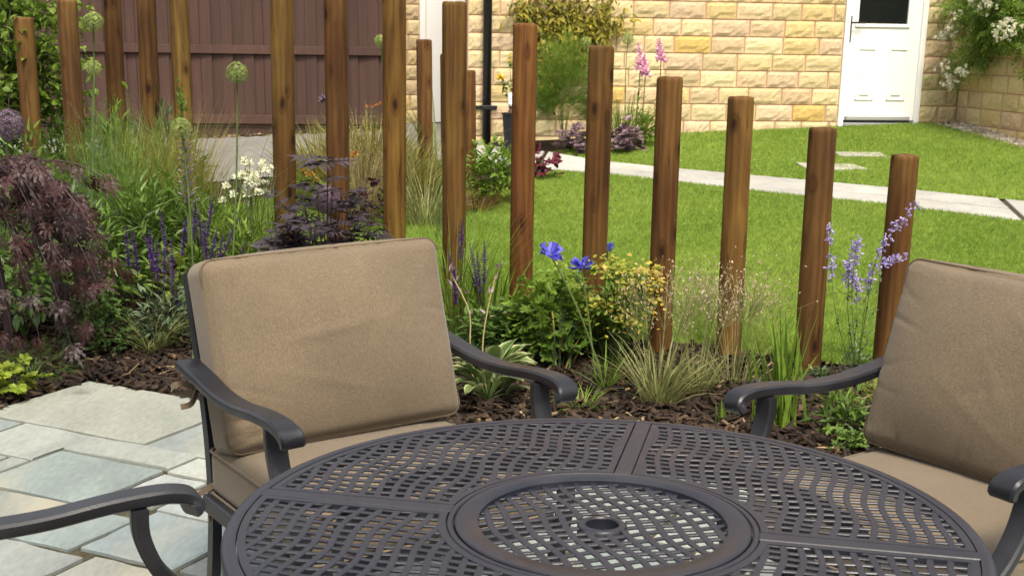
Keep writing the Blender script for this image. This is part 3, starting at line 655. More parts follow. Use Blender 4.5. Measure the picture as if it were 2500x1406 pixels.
# ------------------------------------------------------------------ garden furniture
def sweep(path, section, lat=(1, 0, 0), wscale=None, closed=True, caps=True):
    """path Nx3, section list of (across, up); lat = across direction"""
    P = np.asarray(path, float); T = np.gradient(P, axis=0); T /= np.linalg.norm(T, axis=1)[:, None]
    A = np.asarray(lat, float); A = A[None]-T*(T@A)[:, None]; A /= np.linalg.norm(A, axis=1)[:, None]; N_ = np.cross(A, T)
    s = np.asarray(section, float); kk = len(s); ws = np.ones(len(P)) if wscale is None else np.asarray(wscale)
    V = P[:, None]+A[:, None]*(s[None, :, :1]*ws[:, None, None])+N_[:, None]*s[None, :, 1:]
    Q = [(i*kk+j, (i+1)*kk+j, (i+1)*kk+(j+1) % kk, i*kk+(j+1) % kk) for i in range(len(P)-1) for j in range(kk)]
    Q = np.array(Q); F = np.concatenate([Q[:, [0, 1, 2]], Q[:, [0, 2, 3]]])
    if caps:
        n = len(V.reshape(-1, 3)); V = np.vstack([V.reshape(-1, 3), V[0].mean(0)[None], V[-1].mean(0)[None]]); e = (len(P)-1)*kk
        F = np.vstack([F, [(j, (j+1) % kk, n) for j in range(kk)], [(e+(j+1) % kk, e+j, n+1) for j in range(kk)]])
    return V.reshape(-1, 3), F
def armsec(w_, t):
    h_ = w_/2
    return [(-h_, -t*.35), (-h_, t*.3), (-h_*.93, t*.62), (-h_*.62, t*.86), (-h_*.54, t*.62), (-h_*.42, t*.62), (-h_*.34, t*.93), (h_*.34, t*.93), (h_*.42, t*.62), (h_*.54, t*.62), (h_*.62, t*.86), (h_*.93, t*.62), (h_, t*.3), (h_, -t*.35), (h_*.8, -t*.6), (-h_*.8, -t*.6)]
def geo_obj(name, VF, mat, parent, smooth=True, auto=35):
    g = Geo()
    for V, F in VF: g.add(V, F, .5)
    me = g.mesh(name, smooth); me.materials.append(mat); o = link(bpy.data.objects.new(name, me), parent)
    if smooth: me.set_sharp_from_angle(angle=R(auto))
    return o
def rbox_pts(hx, hy, hz, r, n=18, bulge=(0, 0, 0), crease=None):
    bm = bmesh.new(); bmesh.ops.create_cube(bm, size=2); bmesh.ops.subdivide_edges(bm, edges=bm.edges[:], cuts=n, use_grid_fill=True)
    hv = np.array([hx, hy, hz])
    for v_ in bm.verts:
        u = np.array(v_.co); X = u*hv; inn = hv-r; q = np.clip(X, -inn, inn); d = X-q; L_ = np.linalg.norm(d)
        # spread the end cells so that the rounding gets vertices
        p = q+(d/L_*r if L_ > 1e-9 else 0)
        p[0] += bulge[0]*np.sign(u[0])*(abs(u[0]) > .98)*(1-u[1]**2)*(1-u[2]**2)
        p[1] += bulge[1]*np.sign(u[1])*max(0, (abs(u[1])-.5)*2)*(1-abs(u[0])**2.5)*(1-abs(u[2])**2.5)
        p[2] += bulge[2]*np.sign(u[2])*max(0, (abs(u[2])-.5)*2)*(1-abs(u[0])**2.5)*(1-abs(u[1])**2.5)
        if crease is not None: p = crease(p, u)
        v_.co = Vector(p)
    return bm
def wrinkle(seed, face):          # puckers running in from the seams and long soft folds
    rs = np.random.default_rng(seed); cs = []
    for _ in range(26):
        side = rs.integers(4); t = rs.uniform(-.92, .92); e = rs.uniform(.82, .98)
        cs.append(((t, e), (t, -e), (e, t), (-e, t))[side]+(side < 2, rs.normal(0, .5), rs.uniform(.10, .30), rs.uniform(.0016, .0042), rs.uniform(.012, .026)))
    folds = [(rs.uniform(-.7, .7), rs.uniform(-.6, .7), rs.uniform(0, math.pi), rs.uniform(.25, .55), rs.uniform(.03, .06), rs.choice([-1, 1])*rs.uniform(.0008, .0022)) for _ in range(7)]
    def f(p, u):
        a, b_ = (u[0], u[2]) if face == 1 else (u[0], u[1]); fr = u[face]; sgn = -1 if face == 1 else 1
        if fr*sgn > .55:
            d = 0
            for (ca, cb, vert, sl, ln_, am, wd) in cs:
                if vert: al, ac = abs(b_-cb), a-ca-sl*(b_-cb)
                else: al, ac = abs(a-ca), b_-cb-sl*(a-ca)
                if al < ln_*2 and abs(ac) < wd*3: d -= am*math.exp(-(ac/wd)**2)*math.exp(-(al/ln_)**2)
            for (ca, cb, th, ln_, wd, am) in folds:
                x, y = (a-ca)*math.cos(th)+(b_-cb)*math.sin(th), -(a-ca)*math.sin(th)+(b_-cb)*math.cos(th)
                d += am*math.exp(-(y/wd)**2)*math.exp(-(x/ln_)**2)
            d += .003*math.sin(a*4+seed)*math.sin(b_*3.3+seed*2)
            p[face] += sgn*d
        return p
    return f
def rrect_path(hx, hz, r, n=10):
    pts = []
    for cx, cz, a0 in ((hx-r, hz-r, 0), (-hx+r, hz-r, 90), (-hx+r, -hz+r, 180), (hx-r, -hz+r, 270)):
        for t in np.linspace(0, 90, n): pts.append((cx+r*math.cos(R(a0+t)), cz+r*math.sin(R(a0+t))))
    out = []
    pts.append(pts[0])
    for a_, b_ in zip(pts[:-1], pts[1:]):
        m_ = max(1, int(math.dist(a_, b_)/.03))
        for q in range(m_): out.append((a_[0]+(b_[0]-a_[0])*q/m_, a_[1]+(b_[1]-a_[1])*q/m_))
    out.append(pts[0]); return np.array(out)
def make_chair(label, loc, rz, seed, roll=0.0):
    """local frame: faces -Y, x across, origin on the ground under the arm fronts"""
    ch = empty('garden_chair', (loc[0], loc[1], 0), label, 'chair', rz, 'cushioned chairs around the table')
    AX = .338
    # y grows backwards (fwd = -y)
    arm_path = smoothpath([(0, .575, .668), (0, .48, .655), (0, .36, .640), (0, .24, .640), (0, .13, .652), (0, .05, .656), (0, .014, .653), (0, -.006, .647), (0, -.014, .637), (0, -.012, .627), (0, -.002, .622)], 46)
    for sx in (-1, 1):
        wsc = np.interp(np.linspace(0, 1, 46), [0, .12, .35, .8, 1], [1.25, 1.05, .92, 1.0, .98])
        p = arm_path.copy(); p[:, 0] = sx*(AX+.012*np.sin(np.linspace(0, math.pi, 46))); 
        geo_obj('armrest', [sweep(p, armsec(.054, .018), (1, 0, 0), wsc)], M['metal_dark'], ch)
        lp = smoothpath([(sx*AX, .082, .640), (sx*AX, .080, .590), (sx*AX, .058, .53), (sx*AX, .02, .48), (sx*AX, -.022, .44), (sx*AX, -.03, .37), (sx*AX, -.005, .26), (sx*AX, .012, .14), (sx*AX, -.012, .04), (sx*AX, -.035, .0)], 40)
        sec = armsec(.048, .018)
        geo_obj('front_leg', [sweep(lp, sec, (1, 0, 0), np.interp(np.linspace(0, 1, 40), [0, .3, 1], [1, .95, .8]))], M['metal_dark'], ch)
        bx_ = sx*.292
        rp = smoothpath([(bx_, .672, .865), (bx_, .640, .74), (bx_, .604, .60), (bx_, .578, .46), (bx_, .572, .30), (bx_, .595, .14), (bx_, .63, .0)], 30)
        geo_obj('rear_leg', [sweep(rp, [(-.012, -.016), (-.012, .016), (-.006, .02), (.006, .02), (.012, .016), (.012, -.016)], (1, 0, 0))], M['metal_dark'], ch)
    # back frame: top bar, lower bar, slats
    VF = []
    ang_b = math.atan2(.12, .46)
    for z, y in ((.858, .668), (.52, .585)):
        pts = [(-.292, y, z), (0, y+.012, z+.012), (.292, y, z)]; VF.append(sweep(smoothpath(pts, 14), [(-.011, -.016), (-.011, .016), (.011, .016), (.011, -.016)], (0, 1, 0)))
    for x in np.linspace(-.2, .2, 5): VF.append(tubeVF(smoothpath([(x, .59, .52), (x, .63, .69), (x, .675, .862)], 8), .008, k=6))
    geo_obj('back_frame', VF, M['metal_dark'], ch)
    bm = bmesh.new()
    for c, s in (((0, .275, .335), (.62, .55, .012)), ((0, .0, .325), (.64, .022, .045)), ((0, .55, .325), (.62, .022, .045)), ((-.322, .275, .325), (.022, .54, .045)), ((.322, .275, .325), (.022, .54, .045))): addbox(bm, c, s, .004)
    bmobj('seat_frame', bm, M['metal_dark'], ch)
    # seat cushion
    hx, hy, hz = .308, .285, .062
    bm = rbox_pts(hx, hy, hz, .030, 44, (0, .004, .020), wrinkle(seed+3, 2)); sc = bmobj('seat_cushion', bm, M['fabric'], ch, True); sc.location = (0, .275, .400)
    for zs in (.053, -.053):
        rp = rrect_path(hx+.001, hy+.001, .032); geo_obj('piping', [tubeVF(np.column_stack([rp, np.full(len(rp), zs)]), .0036, k=5)], M['fabric'], sc)
    # back cushion
    hx, hy, hz = .318, .064, .230
    bm = rbox_pts(hx, hy, hz, .032, 64, (.0, .054, .010), wrinkle(seed, 1)); bc = bmobj('back_cushion', bm, M['fabric'], ch, True)
    bc.location = (0, .515, .690); bc.rotation_euler = (-ang_b, roll, 0)
    rp = rrect_path(hx-.0012, hz-.0012, .034); geo_obj('piping', [tubeVF(np.column_stack([rp[:, 0], np.full(len(rp), -hy+.016), rp[:, 1]]), .0024, k=5)], M['seam'], bc)
    # ties
    for sx in (-1, 1):
        t1 = smoothpath([(sx*.300, -.01, -.06), (sx*.309, .03, -.057), (sx*.314, .075, -.062), (sx*.335, .105, -.075), (sx*.372, .115, -.06), (sx*.365, .09, -.045), (sx*.325, .085, -.062), (sx*.345, .07, -.095), (sx*.375, .06, -.10)], 34)
        geo_obj('tie', [sweep(t1, [(-.007, -.002), (-.007, .002), (.007, .002), (.007, -.002)], (0, 0, 1))], M['fabric'], bc)
        t2 = smoothpath([(sx*.297, .26, -.03), (sx*.318, .275, -.045), (sx*.345, .30, -.075), (sx*.335, .285, -.09), (sx*.312, .265, -.06), (sx*.325, .25, -.12)], 24)
        geo_obj('tie', [sweep(t2, [(-.007, -.002), (-.007, .002), (.007, .002), (.007, -.002)], (0, 0, 1))], M['fabric'], sc)
    bm = box(.002, .05, .03); o = bmobj('care_tag', bm, M['white'], bc); o.location = (.307, .02, .16)
    return ch
# positions come from the photographed arm fronts
make_chair('cushioned chair behind the table, backed by the flower bed', (-.166, 2.692), R(34.2), 11, R(-1.2))
make_chair('cushioned chair at the right side of the table', (.716, 2.535), R(-54), 23, R(1.0))
make_chair('chair at the left side, only its dark armrest in view', (-.40, 1.81), R(118), 31)

# round table
TC = np.array([.1412, 1.854]); TZ = .71; TR = .57; ROT = R(-12.0)     # spokes and slats run at this turn
table = empty('patio_table', (TC[0], TC[1], 0), 'round dark bronze cast-metal table with wavy lattice top', 'table', ROT)
def ring_profile(name, prof, mat, parent, seg=160, z=0):
    """prof: closed list of (radius, z)"""
    g = Geo(); a = np.arange(seg)*2*math.pi/seg; kk = len(prof); V = []
    for ai in a:
        for r_, z_ in prof: V.append((r_*math.cos(ai), r_*math.sin(ai), z_+z))
    Q = [(i*kk+j, ((i+1) % seg)*kk+j, ((i+1) % seg)*kk+(j+1) % kk, i*kk+(j+1) % kk) for i in range(seg) for j in range(kk)]
    g.quads(np.array(V), np.array(Q), .5); me = g.mesh(name, True); me.materials.append(mat); o = link(bpy.data.objects.new(name, me), parent); me.set_sharp_from_angle(angle=R(40)); return o
rim = ring_profile('rim', [(TR-.021, -.012), (TR-.021, -.0005), (TR-.0195, 0), (TR-.008, 0), (TR-.003, -.002), (TR, -.007), (TR, -.030), (TR-.004, -.034), (TR-.012, -.034), (TR-.013, -.012)], M['metal'], table, z=TZ)
RO, RI = .2251, .1901
tray = ring_profile('inner_frame', [(RO+.003, -.014), (RO+.003, -.0015), (RO+.0045, 0), (RO+.0105, 0), (RO+.012, -.0015), (RO+.012, -.014)], M['metal'], table, z=TZ)
SPW = .0145
for q in range(4):
    bm = bmesh.new(); addbox(bm, ((RO+.011+TR-.0205)/2, 0, TZ-.0065), (TR-.0205-RO-.011, SPW*2, .013), .0012); o = bmobj('spoke', bm, M['metal'], table); o.rotation_euler = (0, 0, q*math.pi/2)
GAP = .0022; BW = .012     # groove and panel border
ri, ro, so = RO+.012+GAP, TR-.021-GAP, SPW+GAP
def sector_in(x, y, pad):
    r_ = np.hypot(x, y); return (x > so+pad) & (y > so+pad) & (r_ > ri+pad) & (r_ < ro-pad)
def border(pad0, pad1, zt, th):
    def loop(p):
        a0 = math.asin((so+p)/(ro-p)); b0 = math.asin((so+p)/(ri+p)); L_ = []
        for t in np.linspace(a0, math.pi/2-a0, 40): L_.append(((ro-p)*math.cos(t), (ro-p)*math.sin(t)))
        nn = 14
        e0 = L_[-1]; e1 = ((ri+p)*math.cos(math.pi/2-b0), (ri+p)*math.sin(math.pi/2-b0))
        for t in np.linspace(0, 1, nn)[1:-1]: L_.append((e0[0]+(e1[0]-e0[0])*t, e0[1]+(e1[1]-e0[1])*t))
        for t in np.linspace(math.pi/2-b0, b0, 30): L_.append(((ri+p)*math.cos(t), (ri+p)*math.sin(t)))
        e0 = L_[-1]; e1 = L_[0]
        for t in np.linspace(0, 1, nn)[1:-1]: L_.append((e0[0]+(e1[0]-e0[0])*t, e0[1]+(e1[1]-e0[1])*t))
        return np.array(L_)
    A_, B_ = loop(pad0), loop(pad1); n = len(A_); V = np.vstack([np.column_stack([A_, np.full(n, zt)]), np.column_stack([B_, np.full(n, zt)]), np.column_stack([A_, np.full(n, zt-th)]), np.column_stack([B_, np.full(n, zt-th)])])
    Q = []
    for i in range(n):
        j = (i+1) % n; Q += [(i, j, n+j, n+i), (2*n+i, 2*n+j, j, i), (n+i, n+j, 3*n+j, 3*n+i)]
    Q = np.array(Q); return V, np.concatenate([Q[:, [0, 2, 1]], Q[:, [0, 3, 2]]])
BOLD, THIN = .0268, .0248
def bars(inside, lim, rot, zt, wb=.0054, wt=.0042):
    """two wavy families of bars; returns list of V,F in the panel frame"""
    out_ = []; c_, s_ = math.cos(rot), math.sin(rot); st = .005; n = int(2*lim/st)+1; v_ = np.linspace(-lim, lim, n)
    for fam in (0, 1):
        pitch = BOLD if fam == 0 else THIN; hw = wb if fam == 0 else wt; z = zt-(.0 if fam == 0 else .0006); th = .0036
        for i in range(int(-lim/pitch)-1, int(lim/pitch)+2):
            if fam == 0: off = i*pitch+.0058*np.sin(2*math.pi*v_/.215+.35*i); x, y = off, v_
            else: off = i*pitch+.0034*np.sin(2*math.pi*v_/.15+1.0*i+.6); x, y = v_, off
            X, Y = c_*x-s_*y, s_*x+c_*y; ok = inside(X, Y); k0 = 0
            while k0 < n:
                if ok[k0]:
                    k1 = k0
                    while k1+1 < n and ok[k1+1]: k1 += 1
                    if k1-k0 >= 1:
                        P = np.column_stack([X[k0:k1+1], Y[k0:k1+1], np.full(k1-k0+1, z)])
                        out_.append(sweep(P, [(-hw, -.0010), (-hw*.82, 0), (hw*.78, 0), (hw, -.0010), (hw*.9, -th), (-hw*.9, -th)], (s_, -c_, 0) if fam else (c_, s_, 0), caps=False))
                    k0 = k1+1
                else: k0 += 1
    return out_
for q in range(4):
    rq = q*math.pi/2
    def ins(x, y, rq=rq):
        return sector_in(x*math.cos(rq)+y*math.sin(rq), -x*math.sin(rq)+y*math.cos(rq), BW*.55)
    VF = []
    for V, F in bars(ins, .58, 0, TZ-.0012):
        Vr = V.copy(); Vr[:, 0], Vr[:, 1] = V[:, 0]*math.cos(rq)+V[:, 1]*math.sin(rq), -V[:, 0]*math.sin(rq)+V[:, 1]*math.cos(rq); VF.append((Vr, F))
    VF.append(border(0, BW, TZ-.0006, .012))
    o = geo_obj('lattice_panel', VF, M['metal'], table, True, 30); o.rotation_euler = (0, 0, rq)
# centre disc
cen = ring_profile('centre_ring', [(RI, -.014), (RI, -.001), (RI+.0012, 0), (RO-.002, 0), (RO, -.002), (RO, -.014)], M['metal'], table, z=TZ+.0015)
geo_obj('centre_lattice', bars(lambda x, y: (np.hypot(x, y) < RI+.004) & (np.hypot(x, y) > .036), .2, R(29), TZ-.004, .0056, .0044), M['metal'], table, True, 30)
ring_profile('parasol_hole_ring', [(.0255, -.035), (.0255, -.002), (.0275, 0), (.036, -.001), (.0385, -.004), (.0385, -.02), (.030, -.02), (.030, -.035)], M['metal'], table, 48, TZ-.0028)
ring_profile('apron', [(.40, -.05), (.40, -.016), (.412, -.016), (.412, -.05)], M['metal_dark'], table, 96, TZ)
for q in range(4):
    lp = smoothpath([(.405, 0, .675), (.43, 0, .58), (.42, 0, .46), (.35, 0, .32), (.31, 0, .2), (.36, 0, .08), (.44, 0, 0)], 30)
    o = geo_obj('leg', [sweep(lp, armsec(.055, .026), (0, 1, 0))], M['metal_dark'], table); o.rotation_euler = (0, 0, R(45)+q*math.pi/2)
ring_profile('lower_brace', [(.30, -.008), (.30, .008), (.316, .008), (.316, -.008)], M['metal_dark'], table, 64, .22)
# ------------------------------------------------------------------ plants
def fan(pts, c):                       # outline points -> triangles round a centre
    V = [c]+list(pts); n = len(pts); return np.array(V, float), np.array([(0, 1+i, 1+(i+1) % n) for i in range(n)])
def T_oval(wf=.06):
    V = np.array([(0, 0, 0), (.3, 0, -.02), (.65, 0, -.01), (1, 0, -.10), (.28, .46, wf), (.65, .36, wf), (.28, -.46, wf), (.65, -.36, wf)])
    return V, np.array([(0, 1, 4), (1, 5, 4), (1, 2, 5), (2, 3, 5), (0, 6, 1), (1, 6, 7), (1, 7, 2), (2, 7, 3)])
def T_lance():
    V = np.array([(0, 0, 0), (.4, 0, -.03), (1, 0, -.12), (.38, .5, .05), (.38, -.5, .05)]); return V, np.array([(0, 1, 3), (1, 2, 3), (0, 4, 1), (1, 4, 2)])
def T_lobed(n=5, deep=.32, frill=.08, cup=.12):
    pts = []
    for i in range(n*6):
        t = i/(n*6)*2*math.pi; r = .5*(1-deep*abs(math.cos(n*t/2+(0 if n % 2 else math.pi/2)))**1.6)
        if abs(t-math.pi) < .25: r *= .35
        pts.append((.5+r*math.cos(t), r*math.sin(t), cup*r*2*(1 if i % 2 else .4)+frill*math.sin(i*2.4)))
    return fan(pts, (.42, 0, 0))
def T_palm(fingers=7, wd=.14, serr=True):      # finely cut maple leaf
    V = []; F = []
    for i in range(fingers):
        a = (i-(fingers-1)/2)*R(125)/(fingers-1); L_ = 1-.5*abs(i-(fingers-1)/2)/((fingers-1)/2); c, s = math.cos(a), math.sin(a); b0 = len(V)
        pl = [(0, 0)]+[(.28, wd*.30), (.36, wd*.85), (.45, wd*.42), (.55, wd*1.0), (.64, wd*.40), (.74, wd*.7), (.8, wd*.2), (1, 0)]
        prof = [(x, y) for x, y in pl]+[(x, -y) for x, y in pl[1:-1]]
        for x, y in prof: V.append((x*L_*c-y*s*L_, x*L_*s+y*c*L_, -.22*(x*L_)**2+.05*abs(y)))
        up = list(range(b0, b0+9)); dn = [b0]+list(range(b0+9, b0+16))+[b0+8]
        for q in range(8): F += [(up[q], dn[q], dn[q+1]), (up[q], dn[q+1], up[q+1])]
    return np.array(V), np.array([f for f in F if len(set(f)) == 3])
def T_compound(pairs=3, lw=.34, ll=.42, tooth=True):
    V = []; F = []; lv, lf = T_lance()
    def put(x, a, s):
        c, sn = math.cos(a), math.sin(a); v = lv*np.array([s, s*lw, s]); b0 = len(V)
        for p in v: V.append((x+p[0]*c-p[1]*sn, p[0]*sn+p[1]*c, p[2]-.08*x*x))
        F.extend((lf+b0).tolist())
    for i in range(pairs):
        x = .28+.5*i/pairs
        put(x, R(58), ll); put(x, -R(58), ll)
    put(.66, 0, ll); b0 = len(V); V.extend([(0, -.008, 0), (0, .008, 0), (.8, 0, -.05)]); F.append((b0, b0+1, b0+2))
    return np.array(V), np.array(F)
def T_feather(k=9):
    V = []; F = []
    for i in range(k):
        x = .15+.8*i/k
        for s in (-1, 1):
            l = .36*(1-.5*i/k); b0 = len(V); V += [(x, 0, 0), (x+.018, 0, 0), (x+l*.75, s*l*.8, rng.uniform(-.1, .15))]; F.append((b0, b0+1, b0+2))
    b0 = len(V); V += [(0, -.008, 0), (0, .008, 0), (1, 0, 0)]; F.append((b0, b0+1, b0+2)); return np.array(V), np.array(F)
def T_star(n=6, wd=.17):
    V = []; F = []
    for i in range(n):
        a = i*2*math.pi/n; c, s = math.cos(a), math.sin(a); b0 = len(V)
        for x, y, z in ((0, 0, 0), (.3, wd*.5, .03), (.3, -wd*.5, .03), (.5, 0, .02)): V.append((z*1.5+(.12 if x > .2 else 0), x*c-y*s, x*s+y*c))
        F += [(b0, b0+2, b0+1), (b0+1, b0+2, b0+3)]
    return np.array(V), np.array(F)
def T_bell(k=7):
    V = []; prof = [(0, .04), (.25, .13), (.6, .19), (.88, .25), (1, .36)]
    for x, r in prof:
        for i in range(k): a = i*2*math.pi/k; V.append((x, r*math.cos(a), r*math.sin(a)))
    F = []
    for j in range(len(prof)-1):
        for i in range(k): p = j*k+i; q = j*k+(i+1) % k; F += [(p, q, q+k), (p, q+k, p+k)]
    return np.array(V), np.array(F)
def T_seed():
    V = np.array([(0, 0, 0), (.45, .3, 0), (.45, -.15, .26), (.45, -.15, -.26), (1, 0, 0)]); return V, np.array([(0, 1, 2), (0, 2, 3), (0, 3, 1), (4, 2, 1), (4, 3, 2), (4, 1, 3)])
TOV, TLA, TSD, TST, TBE = T_oval(), T_lance(), T_seed(), T_star(), T_bell()
THEU, TGER, TMAP, TELD, TFEA = T_lobed(6, .26, .05), T_lobed(5, .5, .03, .1), T_palm(7, .095), T_compound(3), T_feather()
def unit(a): return a/(np.linalg.norm(a, axis=-1, keepdims=True)+1e-9)
def put(g, T, P, A, N_, L_, Wd, a=None):
    tv, tf = T; n = len(P); A = unit(np.asarray(A, float)); S_ = unit(np.cross(N_, A)); N2 = np.cross(A, S_); L_ = np.broadcast_to(L_, (n,)); Wd = np.broadcast_to(Wd, (n,))
    V = P[:, None]+A[:, None]*(tv[None, :, :1]*L_[:, None, None])+S_[:, None]*(tv[None, :, 1:2]*Wd[:, None, None])+N2[:, None]*(tv[None, :, 2:]*L_[:, None, None])
    F = (tf[None]+len(tv)*np.arange(n)[:, None, None]).reshape(-1, 3)
    if a is None: a = rng.random(n)
    g.add(V.reshape(-1, 3), F, np.repeat(np.broadcast_to(a, (n,)), len(tv)))
def hemi(n, low=-.1):
    d = unit(rng.normal(0, 1, (n, 3))); d[:, 2] = np.abs(d[:, 2])*(1-low)+low; return unit(d)
def mound(g, T, c, rx, ry, h, n, L_, wr=.7, fill=.45, droop=.3, low=-.05):
    d = hemi(n, low); rho = rng.random(n)**fill; P = np.asarray(c)+d*np.array([rx, ry, h])*rho[:, None]*(1+.18*np.sin(d[:, :1]*7+d[:, 1:2]*5))
    A = d*np.array([1, 1, .5])+rng.normal(0, .45, (n, 3)); A[:, 2] -= droop; Nn = np.array([0, 0, 1.])+d*.6+rng.normal(0, .35, (n, 3))
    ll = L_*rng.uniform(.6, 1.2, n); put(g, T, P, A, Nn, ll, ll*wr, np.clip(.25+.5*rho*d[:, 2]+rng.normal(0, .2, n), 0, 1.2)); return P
def blades(g, B, az, L_, lean, curl, wd, seg=5, a=None):
    n = len(B); t = np.linspace(0, 1, seg+1); th = lean[:, None]+curl[:, None]*t[None]**1.3; ds = L_[:, None]/seg
    hx = np.concatenate([np.zeros((n, 1)), np.cumsum(np.sin((th[:, 1:]+th[:, :-1])/2)*ds, 1)], 1); hz = np.concatenate([np.zeros((n, 1)), np.cumsum(np.cos((th[:, 1:]+th[:, :-1])/2)*ds, 1)], 1)
    P = B[:, None]+np.stack([np.cos(az)[:, None]*hx, np.sin(az)[:, None]*hx, hz], 2)
    sd = az+math.pi/2+rng.normal(0, .5, n); S_ = np.stack([np.cos(sd), np.sin(sd), 0*sd], 1); prof = np.minimum(1, .55+t*1.6)*(1-t**2.2)+.02
    off = S_[:, None]*(wd[:, None]*prof[None])[..., None]*.5; V = np.stack([P-off, P+off], 2).reshape(-1, 3)
    q = np.arange(seg)*2; F1 = np.stack([q, q+1, q+3], 1); F2 = np.stack([q, q+3, q+2], 1); f = np.concatenate([F1, F2])
    F = (f[None]+(2*(seg+1))*np.arange(n)[:, None, None]).reshape(-1, 3)
    if a is None: a = rng.random(n)
    g.add(V, F, np.repeat(np.broadcast_to(a, (n,)), 2*(seg+1))); return P[:, -1]
def tuft(g, c, r, n, L_, wd, lean=(.05, .5), curl=(.2, 1.0), seg=5, lv=.35):
    az = rng.uniform(0, 2*math.pi, n); rr = r*np.sqrt(rng.random(n)); B = np.asarray(c)+np.stack([rr*np.cos(az), rr*np.sin(az), 0*az], 1)
    return blades(g, B, az+rng.normal(0, .4, n), L_*rng.uniform(1-lv, 1.05, n), rng.uniform(*lean, n), rng.uniform(*curl, n), wd*rng.uniform(.7, 1.2, n), seg)
def plant(name, loc, label, cat, group=None): return empty(name, tuple(loc), label, cat, 0, group)
def local(p, o): return np.asarray(p)-np.array(o.location)
GM = dict(
 seed=leafmat('seed_tan', (.24, .15, .10), (.50, .38, .29), .2),
 green=leafmat('leaf_green', (.040, .085, .013), (.14, .23, .035)), dark=leafmat('leaf_dark_green', (.028, .068, .014), (.10, .175, .03)),
 lime=leafmat('leaf_lime', (.14, .22, .02), (.36, .42, .05), .4), fresh=leafmat('leaf_fresh', (.07, .14, .015), (.20, .30, .04), .4),
 grey=leafmat('leaf_grey_green', (.05, .085, .04), (.14, .19, .10)), plum=leafmat('leaf_plum', (.018, .008, .012), (.075, .03, .036), .2),
 maple=leafmat('leaf_maple', (.009, .0055, .007), (.046, .016, .016), .2), black=leafmat('leaf_black', (.014, .010, .015), (.055, .042, .055), .12),
 silverplum=leafmat('leaf_silver_plum', (.06, .022, .036), (.34, .24, .27), .2), wine=leafmat('leaf_wine', (.05, .005, .012), (.16, .02, .04), .3),
 straw=leafmat('straw', (.22, .17, .07), (.45, .37, .19), .3), golden=leafmat('grass_golden', (.12, .14, .03), (.36, .30, .08), .35),
 stripe=leafmat('grass_striped', (.09, .13, .03), (.30, .29, .12), .3), bronze=leafmat('grass_bronze', (.06, .035, .015), (.20, .10, .04), .3),
 stem=leafmat('stem_green', (.05, .09, .02), (.12, .17, .05), .1), darkstem=leafmat('stem_dark', (.02, .01, .015), (.05, .025, .03), 0),
 purple=leafmat('flower_purple', (.036, .012, .09), (.11, .038, .23), .2), lilac=leafmat('flower_lilac', (.27, .20, .50), (.55, .47, .78), .3),
 mauve=leafmat('flower_mauve', (.075, .045, .085), (.20, .135, .20), .2), blue=leafmat('flower_blue', (.07, .06, .50), (.20, .20, .80), .3),
 pink=leafmat('flower_pink', (.55, .13, .40), (.88, .55, .75), .35), white=leafmat('flower_white', (.62, .62, .42), (.85, .85, .72), .3), pure=leafmat('flower_pure_white', (.72, .70, .58), (.88, .87, .8), .3),
 yellow=leafmat('flower_yellow', (.75, .50, .03), (.85, .70, .12), .3), gold=leafmat('bract_gold', (.36, .28, .03), (.66, .46, .08), .35), orange=leafmat('flower_orange', (.25, .07, .03), (.6, .30, .04), .3),
 allium=leafmat('allium_green', (.07, .125, .02), (.42, .50, .15), .25), acanthus=leafmat('acanthus_hood', (.10, .05, .07), (.40, .32, .34), .2), bark=plain('branch_bark', (.07, .05, .035), .9, noise=.3, scale=40))
KS = 'stuff'
def loose_leaf(name, T, P, A, N_, L_, Wd, mat, parent, nvar=5, seed=0, attr=None):
    """each leaf an object of its own, sharing a few meshes"""
    key = (name, mat.name, seed)
    vs = []
    for i in range(nvar):
        tv, tf = T; rs = np.random.default_rng(seed+i); v = tv.copy(); v[:, 2] += rs.normal(0, .02, len(v))+rs.uniform(-.12, .12)*v[:, 0]**2
        g = Geo(); g.add(v, tf, (rs.uniform(.1, .9) if attr is None else attr)); me = g.mesh(name, True); me.materials.append(mat); vs.append(me)
    A = unit(np.asarray(A, float)); S_ = unit(np.cross(N_, A)); N2 = np.cross(A, S_)
    for i in range(len(P)):
        o = bpy.data.objects.new(name, vs[i % nvar]); link(o, parent)
        Mx = Matrix.Identity(4); p = local(P[i], parent)
        for r_ in range(3):
            Mx[r_][0] = A[i][r_]*L_[i]; Mx[r_][1] = S_[i][r_]*Wd[i]; Mx[r_][2] = N2[i][r_]*L_[i]; Mx[r_][3] = p[r_]
        o.matrix_local = Mx
